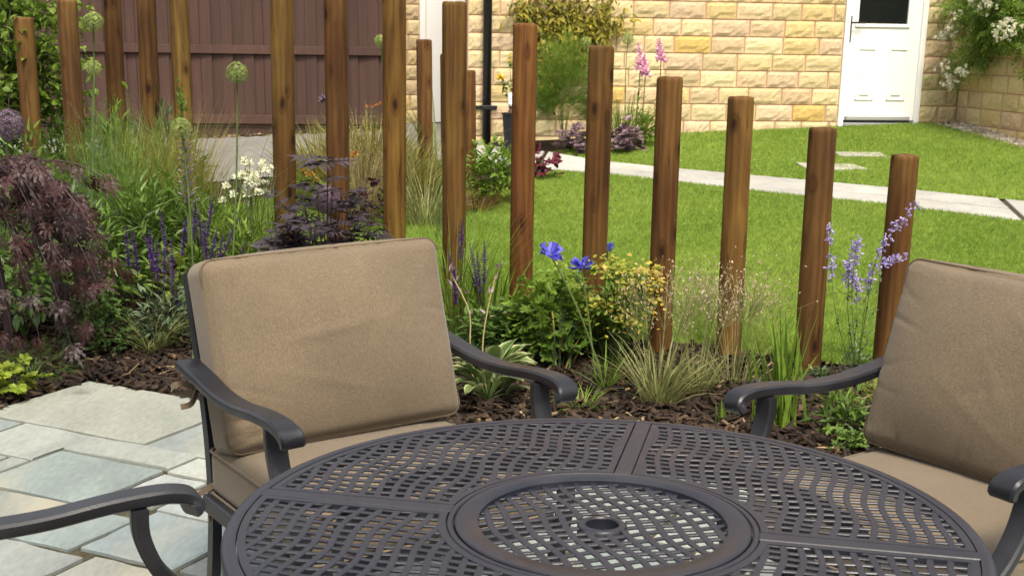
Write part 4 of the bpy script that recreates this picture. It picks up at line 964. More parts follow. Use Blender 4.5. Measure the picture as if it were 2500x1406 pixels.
# --- grasses
def grass_plant(name, px, Y, ytop, n, wd, mat, label, r=.06, lean=(.05, .5), curl=(.2, 1.0), seeds=None, seg=5, wide=1.0, extra=None, group=None):
    c = base(px, Y); L_ = height(px, ytop, Y)*1.08*wide; o = plant(name, c, label, 'grass', group); g = Geo()
    tuft(g, c, r, n, L_, wd, lean, curl, seg); g.build('blades', mat, o, kind=KS)
    if seeds:
        ns, Ls, sm, size, per = seeds; g1, g2 = Geo(), Geo(); az = rng.uniform(0, 2*math.pi, ns); rr = r*rng.random(ns)
        for i in range(ns):
            b0 = c+np.array([rr[i]*math.cos(az[i]), rr[i]*math.sin(az[i]), 0]); lf = Ls*rng.uniform(.75, 1.05); sp = rng.uniform(.1, .42)
            pth = curve3(b0, b0+np.array([math.cos(az[i])*sp*lf, math.sin(az[i])*sp*lf, lf]), (0, 0, .06*lf), 7); V, F = tubeVF(pth, .0011, .0006, 3); g1.add(V, F, rng.random())
            q = pth[-1]+rng.normal(0, 1, (per, 3))*np.array([.035, .035, .05]); q = np.vstack([q, pth[-2:]+rng.normal(0, .01, (2, 3))])
            dn = rng.normal(0, .5, (len(q), 3)); dn[:, 2] -= .8; put(g2, TSD, q, dn, rng.normal(0, 1, (len(q), 3)), size*rng.uniform(.7, 1.2, len(q)), size*.7)
            for p in q[::2]: V, F = tubeVF([pth[-3], (pth[-3]+p)/2+[0, 0, .006], p], .0005, .0004, 3); g1.add(V, F, rng.random())
        g1.build('seed_stalks', mat, o, kind=KS); g2.build('seed_heads', sm, o, kind=KS)
    return o
# --- leafy mound
def mound_plant(name, px, Y, ytop, rpx, n, T, L_, wr, mat, label, cat='plant', fill=.45, droop=.3, low=-.05, ry=None, zc=.25, stems=True, group=None):
    c = base(px, Y); hgt = height(px, ytop, Y); rx = rpx*Y/FPX; o = plant(name, c, label, cat, group); g = Geo()
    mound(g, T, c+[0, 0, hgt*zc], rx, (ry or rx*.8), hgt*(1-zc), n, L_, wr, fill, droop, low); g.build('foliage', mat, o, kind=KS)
    if stems:
        g = Geo()
        for i in range(9):
            d = hemi(1, .15)[0]; V, F = tubeVF(curve3(c, c+[0, 0, hgt*zc]+d*np.array([rx, rx*.8, hgt*(1-zc)])*.8, (0, 0, .04), 6), .003, .0015, 4); g.add(V, F)
        g.build('stems', GM['stem'], o, kind=KS)
    return o
# --- alliums
def allium(px, py, rpx, Yr, bx, label, mat='allium', dens=150, lab='allium', Y=None):
    Y = Y or .047*FPX/rpx; r = rpx*Y/FPX; h = at(px, py, Y); c = base(bx, Y+.05); o = plant('allium', c, label, 'flower', 'allium heads')
    V, F = tubeVF(curve3(c, h-[0, 0, r*.2], (.02*rng.choice([-1, 1]), 0, .02), 9), .0055, .0035, 6); g = Geo(); g.add(V, F, .6); g.build('stem', GM['stem'], o, True)
    i = np.arange(dens)+.5; ph = np.arccos(1-2*i/dens); th = math.pi*(1+5**.5)*i; d = np.stack([np.cos(th)*np.sin(ph), np.sin(th)*np.sin(ph), np.cos(ph)], 1)
    d = unit(d+rng.normal(0, .06, d.shape)); g = Geo(); rr = r*rng.uniform(.82, 1.0, dens)
    put(g, TST, h+d*(rr*.93)[:, None], d, rng.normal(0, 1, d.shape), r*.34, r*.34, rng.uniform(.25, 1, dens)); put(g, TSD, h+d*(rr*.85)[:, None], d, rng.normal(0, 1, d.shape), r*.2, r*.16, rng.uniform(0, .5, dens))
    for k_ in range(0, dens, 2): V, F = tubeVF([h, h+d[k_]*rr[k_]*.88], r*.014, r*.01, 3); g.add(V, F, .1)
    g.build('flower_head', GM[mat], o); return o
for a_ in ((228, 53, 25, 0, 204, 'green allium globe high beside the third post from the left'), (228, 166, 20, 0, 243, 'smaller green allium globe below the highest one at left'),
           (578, 178, 27, 0, 548, 'green allium globe standing alone against the dark fence'), (443, 313, 27, 0, 472, 'green allium globe in front of the golden feather grass'),
           (930, 101, 17, 0, 935, 'green allium globe peeping out left of a golden-brown post')): allium(*a_)
allium(1430, 105, 15, 0, 1436, 'green allium globe beside the fennel, just above a knotty post', Y=12.3); allium(1533, 95, 15, 0, 1530, 'green allium globe against the stone wall left of the foxgloves', Y=12.4)
allium(20, 305, 40, 0, 30, 'big faded purple allium globe at the far left edge', 'mauve', 170, Y=7.3); allium(147, 310, 20, 0, 150, 'purple allium globe between the two leftmost posts', 'mauve', 130, Y=8.3)
allium(797, 487, 38, 0, 800, 'pinkish purple allium globe half hidden by the black-leaved shrub', 'mauve', 170, Y=6.45)
# --- tree at the upper left
def small_tree():
    Y = 8.3; c = base(40, Y); o = plant('small_tree', c, 'small leafy green tree at the upper left behind the leftmost posts', 'tree'); g = Geo(); tips = []
    top = at(30, -30, Y); V, F = tubeVF(curve3(c, top, (-.05, 0, 0), 10), .022, .008, 7); g.add(V, F, .4)
    for i in range(60):
        t = rng.uniform(.45, 1); s = c+(top-c)*t; d = unit(rng.normal(0, 1, 3)*np.array([1, .7, .4])+[.3, 0, .1]); L_ = rng.uniform(.22, .55); pth = curve3(s, s+d*L_, (0, 0, .05), 6); V, F = tubeVF(pth, .006, .002, 5); g.add(V, F, .4); tips.append(pth)
    g.build('trunk', GM['bark'], o); P = np.concatenate([p[1:] for p in tips]); P = np.repeat(P, 9, 0)+rng.normal(0, .055, (len(P)*9, 3)); n = len(P); g = Geo()
    A = rng.normal(0, 1, (n, 3))*[1, 1, .6]; A[:, 2] -= .35; put(g, TOV, P, A, np.array([0, 0, 1.])+rng.normal(0, .5, (n, 3)), rng.uniform(.045, .085, n), rng.uniform(.026, .045, n), rng.random(n))
    g.build('crown', GM['fresh'], o, kind=KS)
small_tree()
# --- Japanese maple, weeping, each leaf separate
def maple():
    Y = 5.35; c = base(20, Y); o = plant('weeping_maple', c, 'weeping dark purple maple with finely cut leaves at the left edge', 'shrub'); ctr = at(0, 560, Y); g = Geo(); P = []; A = []
    V, F = tubeVF(curve3(c, ctr+[-.1, 0, .2], (.05, 0, 0), 8), .018, .012, 7); g.add(V, F, .3)
    for i in range(46):
        a = rng.uniform(-1.5, 1.25); ph = rng.uniform(0, 1); s = ctr+[-.12, 0, .2]; R_ = rng.uniform(.25, .60); e = ctr+np.array([math.cos(a)*R_*.95, math.sin(a)*R_*.7-.05, .24-.66*ph**.8])
        pth = curve3(s, e, (math.cos(a)*.06, math.sin(a)*.06, .10+.12*ph), 9); V, F = tubeVF(pth, .004, .0012, 4); g.add(V, F, .3)
        for t in range(3, 9):
            if rng.random() < .92: P.append(pth[t]+rng.normal(0, .015, 3)); A.append(unit(pth[t]-pth[t-1])*.7+rng.normal(0, .45, 3)+[.12, -.25, -.55])
    g.build('branches', GM['darkstem'], o); P = np.array(P); A = np.array(A); n = len(P); ll = rng.uniform(.085, .14, n); Nn = np.array([.1, -.6, .9])+rng.normal(0, .35, (n, 3))
    order = rng.permutation(n)[:210]; loose_leaf('leaf', TMAP, P[order], A[order], Nn[order], ll[order], ll[order], GM['maple'], o, 6, 50)
maple()
# --- left bed
mound_plant('lime_coral_bells', 5, 5.02, 872, 70, 60, THEU, .075, 1., GM['lime'], 'lime green ruffled leaf clump at the left edge of the paving', fill=.35)
mound_plant('low_cranesbill', 85, 5.3, 855, 90, 190, TFEA, .09, .5, GM['green'], 'low mid-green ferny foliage under the purple maple', droop=.1)
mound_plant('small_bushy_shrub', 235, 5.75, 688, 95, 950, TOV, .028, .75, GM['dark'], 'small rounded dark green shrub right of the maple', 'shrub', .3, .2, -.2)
grass_plant('variegated_sedge', 372, 5.75, 740, 75, .006, GM['stripe'], 'arching cream-striped sedge tuft left of the middle chair', .03, (.35, .9), (.6, 1.5), wide=1.5)
mound_plant('salvia_foliage', 415, 5.85, 705, 90, 420, TLA, .055, .33, GM['grey'], 'grey-green leafy salvia base beside the chair back', droop=.0)
def spikes(name, tops, bpx, Y, mat, label, whorls=17, vis=.55, fl=.0145, lf=True, stem='darkstem', cat='flower', group='purple flower spikes'):
    c = base(bpx, Y); o = plant(name, c, label, cat, group)
    for (px, py) in tops:
        Yt = Y+rng.uniform(-.15, .15); tp = at(px, py, Yt); b0 = c+rng.normal(0, .05, 3)*[1, 1, 0]+[(tp[0]-c[0])*.55, 0, 0]; pth = curve3(b0, tp, (rng.normal(0, .012), rng.normal(0, .01), 0), 14); g = Geo(); V, F = tubeVF(pth, .0026, .0012, 5); g.add(V, F, .4); st = g.build('stem', GM[stem], o)
        d = np.linalg.norm(tp-b0); sp = min(.20, d*vis); g = Geo()
        for k_ in range(whorls):
            t = 1-(k_/whorls)*sp/d; q = b0+(tp-b0)*t+np.interp(t, np.linspace(0, 1, 14), (pth-(b0+(tp-b0)*np.linspace(0, 1, 14)[:, None]))[:, 0])*np.array([1, 0, 0]); m_ = 6; a = np.arange(m_)*2*math.pi/m_+k_; s_ = .45+.55*min(1, k_/6)
            A = np.stack([np.cos(a), np.sin(a), .5+0*a], 1); put(g, TSD, np.repeat(q[None], m_, 0), A, rng.normal(0, 1, (m_, 3)), fl*s_*rng.uniform(.7, 1.3, m_), fl*s_*.8)
        g.build('flower_spike', GM[mat], o)
    return o
spikes('salvia', [(307, 555), (322, 562), (350, 572), (365, 560), (382, 588), (402, 590), (418, 588)], 365, 5.9, 'purple', 'left group of dark purple salvia spikes beside the green bush')
spikes('salvia', [(390, 518), (455, 530), (478, 488), (486, 520), (520, 480), (497, 545), (530, 560), (545, 572), (580, 533), (597, 595), (415, 690)], 455, 5.95, 'purple', 'taller purple salvia spikes just behind the left corner of the middle chair')
spikes('salvia', [(1127, 540), (1148, 598), (1165, 615), (1182, 592), (1096, 620), (1108, 655)], 1140, 5.85, 'purple', 'dark purple salvia spikes right of the middle chair cushion')
mound_plant('salvia_leaves', 1150, 5.7, 745, 65, 170, TLA, .06, .35, GM['dark'], 'dark leafy base of the salvia right of the middle chair')
# tall border mass
mound_plant('feathery_cosmos', 300, 6.6, 330, 95, 520, TFEA, .14, .5, GM['green'], 'tall feathery green mass in front of the slim left posts', fill=.6, low=-.5, zc=.5, droop=-.3)
mound_plant('yarrow', 255, 7.2, 285, 60, 260, TFEA, .12, .45, GM['grey'], 'grey-green ferny stems between the left posts', fill=.6, low=-.5, zc=.5, droop=-.3)
mound_plant('bushy_perennial', 250, 6.1, 520, 120, 480, TLA, .09, .28, GM['green'], 'bushy mid-green leaves behind the small dark shrub', fill=.55, low=-.3, zc=.45, droop=0)
mound_plant('bushy_perennial', 365, 6.5, 455, 90, 420, TLA, .10, .2, GM['green'], 'loose green leaves left of the tall bear\'s breeches spike', fill=.6, low=-.4, zc=.5, droop=-.2)
mound_plant('bushy_perennial', 560, 6.35, 505, 70, 260, TLA, .08, .25, GM['fresh'], 'fresh green leaves below the white flower clump', fill=.6, low=-.3, zc=.45, droop=-.2)
grass_plant('tall_iris', 230, 6.9, 390, 26, .016, GM['grey'], 'upright grey-green iris blades in front of the second post', .07, (.02, .25), (.05, .5))
grass_plant('wild_grass', 330, 7.6, 250, 90, .005, GM['green'], 'tall loose green grass stems by the fourth post', .16, (.02, .3), (.05, .5), (22, .85, GM['straw'], .007, 9))
grass_plant('wild_grass', 180, 7.9, 380, 80, .007, GM['green'], 'green grass between the two leftmost posts', .2, (.05, .4), (.1, .8))
grass_plant('feather_grass', 440, 7.4, 240, 900, .0028, GM['golden'], 'golden feather grass fountain in front of the olive-brown post', .07, (.0, .34), (.1, .75), wide=.98)
grass_plant('feather_grass', 400, 7.9, 290, 500, .003, GM['golden'], 'paler golden feather grass behind, left of the fountain', .10, (.0, .5), (.2, .9))
grass_plant('tall_grass', 548, 6.5, 275, 15, .012, GM['fresh'], 'long arching green blades under the lone allium globe', .03, (.03, .35), (.2, 1.5))
grass_plant('tall_grass', 515, 6.6, 400, 36, .008, GM['green'], 'thin upright green blades left of the white flowers', .06, (.02, .3), (.1, .6))
grass_plant('tall_grass', 640, 6.3, 430, 40, .007, GM['green'], 'thin green blades among the white flower stems', .08, (.02, .3), (.1, .5))
grass_plant('bronze_sedge', 625, 7.2, 345, 90, .004, GM['bronze'], 'bronze sedge tuft left of the tall olive-brown post', .05, (.1, .6), (.3, 1.1))
mound_plant('bushy_perennial', 120, 7.0, 395, 110, 520, TFEA, .14, .5, GM['green'], 'ferny green growth behind the maple at the left posts', fill=.6, low=-.5, zc=.5, droop=-.3)
mound_plant('bushy_perennial', 330, 7.0, 400, 110, 700, TLA, .10, .16, GM['green'], 'dense narrow green leaves in front of the fourth post', fill=.6, low=-.6, zc=.5, droop=-.4)
mound_plant('bushy_perennial', 430, 6.8, 430, 80, 420, TLA, .11, .14, GM['green'], 'narrow-leaved green stems behind the bear\'s breeches spike', fill=.6, low=-.6, zc=.5, droop=-.4)
mound_plant('bushy_perennial', 200, 6.4, 450, 90, 420, TLA, .09, .22, GM['grey'], 'grey-green leafy stems right behind the maple', fill=.6, low=-.5, zc=.5, droop=-.3)
mound_plant('shade_foliage', 60, 6.0, 600, 130, 420, TOV, .07, .5, GM['dark'], 'dark green leaves seen through the purple maple', fill=.5, low=-.4, zc=.5)
grass_plant('wild_grass', 290, 6.9, 270, 120, .006, GM['fresh'], 'tall thin green stems left of the golden feather grass', .2, (.0, .25), (.05, .45), (12, .8, GM['straw'], .008, 10))
grass_plant('wild_grass', 480, 7.0, 380, 120, .006, GM['green'], 'dense green grass right of the golden feather grass', .12, (.02, .4), (.1, .7))
mound_plant('green_filler', 480, 6.1, 600, 60, 200, TLA, .08, .25, GM['green'], 'green leaves low behind the left corner of the middle chair', fill=.6, low=-.3, zc=.45, droop=-.1)
mound_plant('green_filler', 610, 6.15, 545, 70, 240, TLA, .08, .2, GM['fresh'], 'grass-green leaves just above the middle chair top', fill=.6, low=-.3, zc=.45, droop=-.3)
mound_plant('tall_border_green', 90, 7.5, 330, 100, 700, TLA, .10, .2, GM['green'], 'leafy green growth around the two leftmost post feet', fill=.6, low=-.7, zc=.5, droop=-.3)
mound_plant('tall_border_green', 240, 7.7, 300, 90, 700, TFEA, .13, .4, GM['green'], 'soft green haze of stems around the third post', fill=.6, low=-.7, zc=.5, droop=-.5)
mound_plant('tall_border_green', 380, 7.9, 330, 100, 700, TLA, .10, .12, GM['green'], 'fine green leaves below the slim fourth post', fill=.6, low=-.7, zc=.5, droop=-.5)
mound_plant('tall_border_green', 500, 6.7, 470, 70, 420, TLA, .10, .14, GM['green'], 'narrow green leaves behind the tallest salvia spikes', fill=.6, low=-.6, zc=.5, droop=-.4)
mound_plant('tall_border_green', 690, 6.9, 520, 70, 260, TLA, .09, .16, GM['fresh'], 'fresh narrow leaves round the foot of the tall olive-brown post', fill=.6, low=-.4, zc=.45, droop=-.3)
mound_plant('back_border_green', 870, 9.9, 350, 110, 800, TLA, .10, .16, GM['fresh'], 'dense green leaves under the golden sedges', fill=.5, low=-.4, zc=.45, droop=-.2)
mound_plant('back_border_green', 1020, 9.9, 390, 80, 500, TLA, .10, .16, GM['green'], 'green leaves behind the cream-striped grass', fill=.5, low=-.4, zc=.45, droop=-.2)
mound_plant('dense_border_leaves', 150, 8.2, 290, 80, 700, TLA, .11, .22, GM['dark'], 'dark leafy mass between the second and third posts', fill=.6, low=-.8, zc=.5, droop=-.2)
mound_plant('dense_border_leaves', 285, 8.2, 290, 85, 900, TLA, .12, .18, GM['green'], 'upright leafy green mass behind the third and fourth posts', fill=.6, low=-.8, zc=.5, droop=-.5)
mound_plant('dense_border_leaves', 395, 8.3, 285, 85, 900, TLA, .12, .14, GM['grey'], 'grey-green leafy mass behind the golden feather grass', fill=.6, low=-.8, zc=.5, droop=-.5)
mound_plant('dense_border_leaves', 470, 7.7, 350, 45, 420, TLA, .11, .14, GM['green'], 'narrow green leaf column right of the golden feather grass', fill=.6, low=-.8, zc=.5, droop=-.5)
mound_plant('dense_border_leaves', 20, 8.6, 250, 90, 600, TOV, .08, .5, GM['dark'], 'dark leaves under the small tree at the far left edge', fill=.6, low=-.8, zc=.5)
def acanthus():
    Y = 6.1; c = base(462, Y); tp = at(443, 255, Y); o = plant('bears_breeches', c, 'tall bear\'s breeches spike with purple hooded flowers', 'flower'); g = Geo(); pth = curve3(c, tp, (.015, 0, 0), 14); V, F = tubeVF(pth, .011, .005, 7); g.add(V, F, .3); g.build('stem', GM['stem'], o, True)
    z0 = at(452, 505, Y)[2]; z1 = at(445, 330, Y)[2]; g = Geo(); g2 = Geo()
    for i in range(13):
        z = z0+(z1-z0)*i/12; q = np.array([np.interp(z, pth[:, 2], pth[:, 0]), Y, z]); a = np.arange(4)*math.pi/2+i*.78+.4; A = np.stack([np.cos(a), np.sin(a), .75+0*a], 1); s_ = .062*(1-.02*i)
        put(g, TOV, np.repeat(q[None], 4, 0)+A*.008, A, np.stack([-np.cos(a), -np.sin(a), 1+0*a], 1), s_, s_*.48, rng.random(4)); A[:, 2] = .2; put(g2, TLA, np.repeat(q[None], 4, 0)-[0, 0, .012], A, np.array([[0, 0, 1.]]*4), s_*.7, s_*.3)
    g.build('hooded_flowers', GM['acanthus'], o); g2.build('bracts', GM['green'], o); g = Geo(); n = 60; q = tp-[0, 0, .0]+rng.normal(0, 1, (n, 3))*[.008, .008, .035]; A = rng.normal(0, .4, (n, 3))+[0, 0, .8]; put(g, TLA, q, A, rng.normal(0, 1, (n, 3)), .035, .008); g.build('spike_tip', GM['green'], o, kind=KS)
acanthus()
def hosta(name, px, Y, n, L_, wr, mat, label, attr=None, spread=(.35, 1.25), seed=0, up=0.0):
    c = base(px, Y)+[0, 0, .01]; o = plant(name, c, label, 'plant'); th = rng.uniform(0, 2*math.pi, n); el = rng.uniform(*spread, n); ln_ = L_*rng.uniform(.7, 1.1, n)
    T = hosta_T; P = c+np.stack([np.cos(th)*.035, np.sin(th)*.035, .01+rng.random(n)*.10*L_/.13], 1)+np.stack([np.cos(th)*np.sin(el), np.sin(th)*np.sin(el), np.cos(el)], 1)*(L_*.35); A = np.stack([np.cos(th)*np.sin(el), np.sin(th)*np.sin(el), np.cos(el)+up], 1); Nn = np.stack([-np.cos(th)*np.cos(el), -np.sin(th)*np.cos(el), np.sin(el)+.3], 1)+rng.normal(0, .2, (n, 3))
    loose_leaf('leaf', T, P, A, Nn, ln_, ln_*wr, mat, o, 5, seed, attr); g = Geo()
    for i in range(n): V, F = tubeVF(curve3(c, P[i], (0, 0, .01), 4), .003, .002, 4); g.add(V, F)
    g.build('stalks', GM['stem'], o, kind=KS); return o
def hT():
    V = []; at_ = []; us = [0, .12, .3, .5, .7, .88, 1]; ws = [0, .33, .49, .5, .4, .2, 0]; dr = [0, .05, .07, .04, -.04, -.15, -.24]
    for u, w_, d in zip(us, ws, dr):
        for s_, f_ in ((-1, 1), (-.55, .0), (0, 0), (.55, .0), (1, 1)): V.append((u, s_*w_, d+.10*abs(s_)*w_*2)); at_.append(1. if f_ else .0)
    F = []
    for j in range(6):
        for i in range(4): p = j*5+i; F += [(p, p+1, p+6), (p, p+6, p+5)]
    return (np.array(V), np.array(F)), np.array(at_)
hosta_T, hosta_at = hT()
varieg = leafmat('leaf_cream_edged', (.06, .12, .02), (.48, .50, .26), .3)
hosta('cream_edged_hosta', 1192, 4.97, 48, .135, .5, varieg, 'cream-edged hosta on the bark right of the middle chair', hosta_at*.95, seed=80)
hosta('lime_hosta', 458, 6.5, 16, .20, .42, GM['lime'], 'lime-yellow broad hosta leaves behind the salvia spikes', None, (.7, 1.4), 90, .1)
for (tx, ty, lab) in ((1215, 655, 'right pinkish hosta bud stalk above the cream-edged hosta'), (1097, 660, 'left pinkish hosta bud stalk leaning over the chair arm')):
    Y = 4.98; c = base(1190, Y); tp = at(tx, ty, Y); o = plant('bud_stalk', c, lab, 'flower stalk', 'hosta bud stalks'); g = Geo(); mid_ = at(1178 if tx > 1150 else 1150, 860, Y); pth = smoothpath([c, mid_, (mid_+tp)/2+[(-.01 if tx > 1150 else .035), 0, 0], tp], 12); V, F = tubeVF(pth, .004, .0025, 6); g.add(V, F, 1.1); g.build('stalk', GM['straw'], o, True)
    g = Geo(); q = np.repeat(pth[[-1, -1, -2, -3, -5]], 2, 0)+rng.normal(0, .006, (10, 3)); put(g, TOV, q, rng.normal(0, .5, (10, 3))+[.2, 0, .9], rng.normal(0, 1, (10, 3)), .032, .011, rng.random(10)); g.build('buds', GM['acanthus'], o, kind=KS)
# white astrantia
def button_flowers(name, heads, bpx, Y, mat, label, r=.014, stemm='stem', dens=26):
    c = base(bpx, Y); o = plant(name, c, label, 'flower'); gs = Geo()
    for (px, py) in heads:
        tp = at(px, py, Y+rng.uniform(-.1, .1)); b0 = c+rng.normal(0, .06, 3)*[1, 1, 0]+[(tp[0]-c[0])*.3, 0, 0]; V, F = tubeVF(curve3(b0, tp, (rng.normal(0, .02), 0, .02), 8), .002, .0012, 4); gs.add(V, F)
        g = Geo(); d = hemi(dens, -.5); put(g, TOV, np.repeat(tp[None], dens, 0), d, rng.normal(0, 1, (dens, 3)), r*rng.uniform(.8, 1.2, dens), r*.5, rng.random(dens)); g.build('flower_head', GM[mat], o, kind=KS)
    gs.build('stems', GM[stemm], o, kind=KS)
button_flowers('white_masterwort', [(rng.normal(620, 22), rng.normal(435, 28)) for _ in range(26)]+[(545, 490), (553, 455), (600, 460), (585, 430), (640, 400), (655, 410), (610, 500), (570, 475), (648, 470)], 615, 6.25, 'white', 'cream-white button flower clump left of the tall olive-brown post', .026)
def elder():
    Y = 5.95; c = base(800, Y); o = plant('black_leaved_shrub', c, 'black-leaved shrub with cut leaves behind the middle chair', 'shrub'); g = Geo(); P = []; A = []
    tips = [(690, 480), (720, 555), (690, 580), (745, 520), (770, 440), (790, 500), (815, 395), (800, 395), (835, 475), (850, 520), (885, 505), (905, 560), (870, 570), (765, 560), (735, 470), (820, 540), (700, 540), (780, 590), (850, 590), (910, 600)]
    for i, (px, py) in enumerate(tips):
        tp = at(px, py, Y+rng.uniform(-.12, .12)); b0 = c+[0, 0, .12]; pth = curve3(b0, tp, (0, 0, .03), 10); V, F = tubeVF(pth, .006, .0025, 5); g.add(V, F, .4)
        for k_ in ((9, 9, 8, 7, 6, 5) if py > 420 else (9, 9, 9)):
            a = rng.uniform(0, 2*math.pi); P.append(pth[k_]); A.append([math.cos(a), math.sin(a)*.8, rng.uniform(-.15, .35)])
    g.build('branches', GM['darkstem'], o); P = np.array(P); A = np.array(A); n = len(P); ll = rng.uniform(.13, .20, n); loose_leaf('leaf', TELD, P, A, np.array([0, -.25, 1.])+rng.normal(0, .25, (n, 3)), ll, ll, GM['black'], o, 6, 120)
elder()
# --- middle distance, left of the path
grass_plant('golden_sedge', 800, 9.4, 265, 800, .010, GM['golden'], 'big golden sedge fountain behind the two tall middle posts', .14, (.1, .7), (.3, 1.1), wide=.95)
grass_plant('golden_sedge', 905, 9.6, 240, 900, .010, GM['golden'], 'golden sedge left of the golden-brown post, against the fence end', .16, (.05, .6), (.3, 1.0), (26, .62, GM['straw'], .010, 14), wide=.9)
grass_plant('golden_sedge', 985, 9.3, 290, 500, .010, GM['golden'], 'golden sedge in front of the set-back stone building', .12, (.05, .6), (.3, 1.0), wide=.9)
grass_plant('quaking_grass', 885, 8.9, 330, 260, .005, GM['straw'], 'straw-coloured quaking grass tuft under the golden sedge', .10, (.05, .5), (.2, .8), (34, .55, GM['straw'], .010, 12))
grass_plant('striped_grass', 1035, 8.7, 370, 260, .0055, GM['stripe'], 'cream-striped grass around the smallest left post', .11, (.1, .8), (.4, 1.3), (14, .55, GM['straw'], .009, 9))
grass_plant('bronze_sedge', 1165, 9.2, 395, 170, .004, GM['bronze'], 'low bronze grass tuft left of the broad-leaved clump', .06, (.3, 1.0), (.5, 1.3))
grass_plant('tall_grass', 1068, 9.7, 185, 9, .02, GM['fresh'], 'few wide green blades in front of the plain white door', .04, (.02, .12), (.05, 1.0))
mound_plant('broad_leaved_clump', 1205, 9.5, 350, 75, 520, TOV, .085, .4, GM['fresh'], 'broad-leaved green clump below the black planter', fill=.4, low=.0, droop=-.1)
grass_plant('tall_grass', 1130, 10.4, 262, 16, .008, GM['fresh'], 'thin arching blades in front of the downpipe', .05, (.05, .5), (.3, 1.6))
mound_plant('feathery_daisy', 735, 8.4, 395, 55, 200, TFEA, .13, .5, GM['fresh'], 'feathery green foliage between the tall middle posts', fill=.5, droop=-.3)
mound_plant('dark_coral_bells', 905, 8.6, 437, 65, 90, THEU, .06, 1., GM['plum'], 'low dark purple leaves at the lawn edge under the quaking grass', fill=.35)
mound_plant('silver_tuft', 1070, 8.3, 458, 22, 110, TFEA, .05, .5, GM['grey'], 'tiny grey-green tuft at the lawn edge beside a golden-brown post', fill=.4)
mound_plant('wine_leaf_plant', 1322, 10.6, 358, 30, 34, TGER, .11, 1., GM['wine'], 'deep wine-red leaves right of the reddish-brown post', fill=.4)
button_flowers('orange_daisy', [(752, 428), (770, 440), (742, 420), (763, 425)], 755, 7.6, 'orange', 'small orange-brown flowers above the black-leaved shrub', .022, dens=16)
button_flowers('orange_daisy', [(862, 382), (868, 375), (858, 398)], 862, 8.5, 'orange', 'small orange flower beside the tall brown post', .024, dens=16)
button_flowers('orange_daisy', [(905, 260), (918, 258), (930, 255), (895, 262)], 910, 9.9, 'orange', 'orange flowers on top of the golden sedge', .02, dens=14)
button_flowers('pink_bloom', [(788, 248), (788, 240)], 790, 9.8, 'mauve', 'single pinkish-mauve bloom left of the tall brown post', .035, dens=20)
# --- by the house
def planter():
    Y = 12.2; c = base(1246, Y); zt = at(1246, 276, Y)[2]; h = zt-c[2]; o = plant('planter', c, 'black tapered plant pot standing before the stone wall', 'plant pot'); g = []
    def lathe(prof, k=24):
        V = []; F = []
        for r, z in prof:
            for i in range(k): a = i*2*math.pi/k; V.append((r*math.cos(a), r*math.sin(a), z))
        for j in range(len(prof)-1):
            for i in range(k): p = j*k+i; q = j*k+(i+1) % k; F += [(p, q, q+k), (p, q+k, p+k)]
        return np.array(V), np.array(F)
    geo_obj('pot', [lathe([(.055, 0), (.078, h*.95), (.085, h*.95), (.087, h), (.078, h), (.072, h*.9), (0, h*.88)])], M['black'], o)
    c2 = c+[0, 0, h*.88]; o2 = plant('yellow_rose', c2, 'yellow rose with bloom and bud growing from the black pot', 'flower'); gs, gl, gf = Geo(), Geo(), Geo()
    for (px, py, fl) in ((1222, 190, 1), (1243, 150, .45), (1232, 215, 0), (1252, 205, 0), (1240, 195, 0)):
        tp = at(px, py, Y); pth = curve3(c2, tp, (.01, 0, .03), 8); V, F = tubeVF(pth, .004, .002, 5); gs.add(V, F); n = 9; q = pth[rng.integers(3, 8, n)]; put(gl, TOV, q, rng.normal(0, 1, (n, 3)), np.array([[0, -.3, 1.]]*n)+rng.normal(0, .3, (n, 3)), rng.uniform(.04, .07, n), .035)
        if fl: d = hemi(40, -.6); gf = Geo(); put(gf, TOV, np.repeat(tp[None], 40, 0), d, rng.normal(0, 1, (40, 3)), .042*fl, .036*fl); gf.build('flower_head' if fl == 1 else 'flower_bud', GM['yellow'], o2)
    gs.build('stems', GM['stem'], o2); gl.build('leaves', GM['green'], o2, kind=KS)
    c3 = c+[.012, -.0, h*.88]; o3 = plant('jar_ornament', c3, 'small brown and white ornament standing in the black pot', 'ornament'); geo_obj('base_jar', [lathe([(0, 0), (.035, .0), (.042, .04), (.028, .085), (.038, .10), (0, .101)])], plain('brown_glaze', (.10, .055, .035), .3), o3); geo_obj('white_top', [lathe([(.03, .102), (.046, .12), (.046, .21), (.03, .23), (0, .232)])], M['white'], o3)
planter()
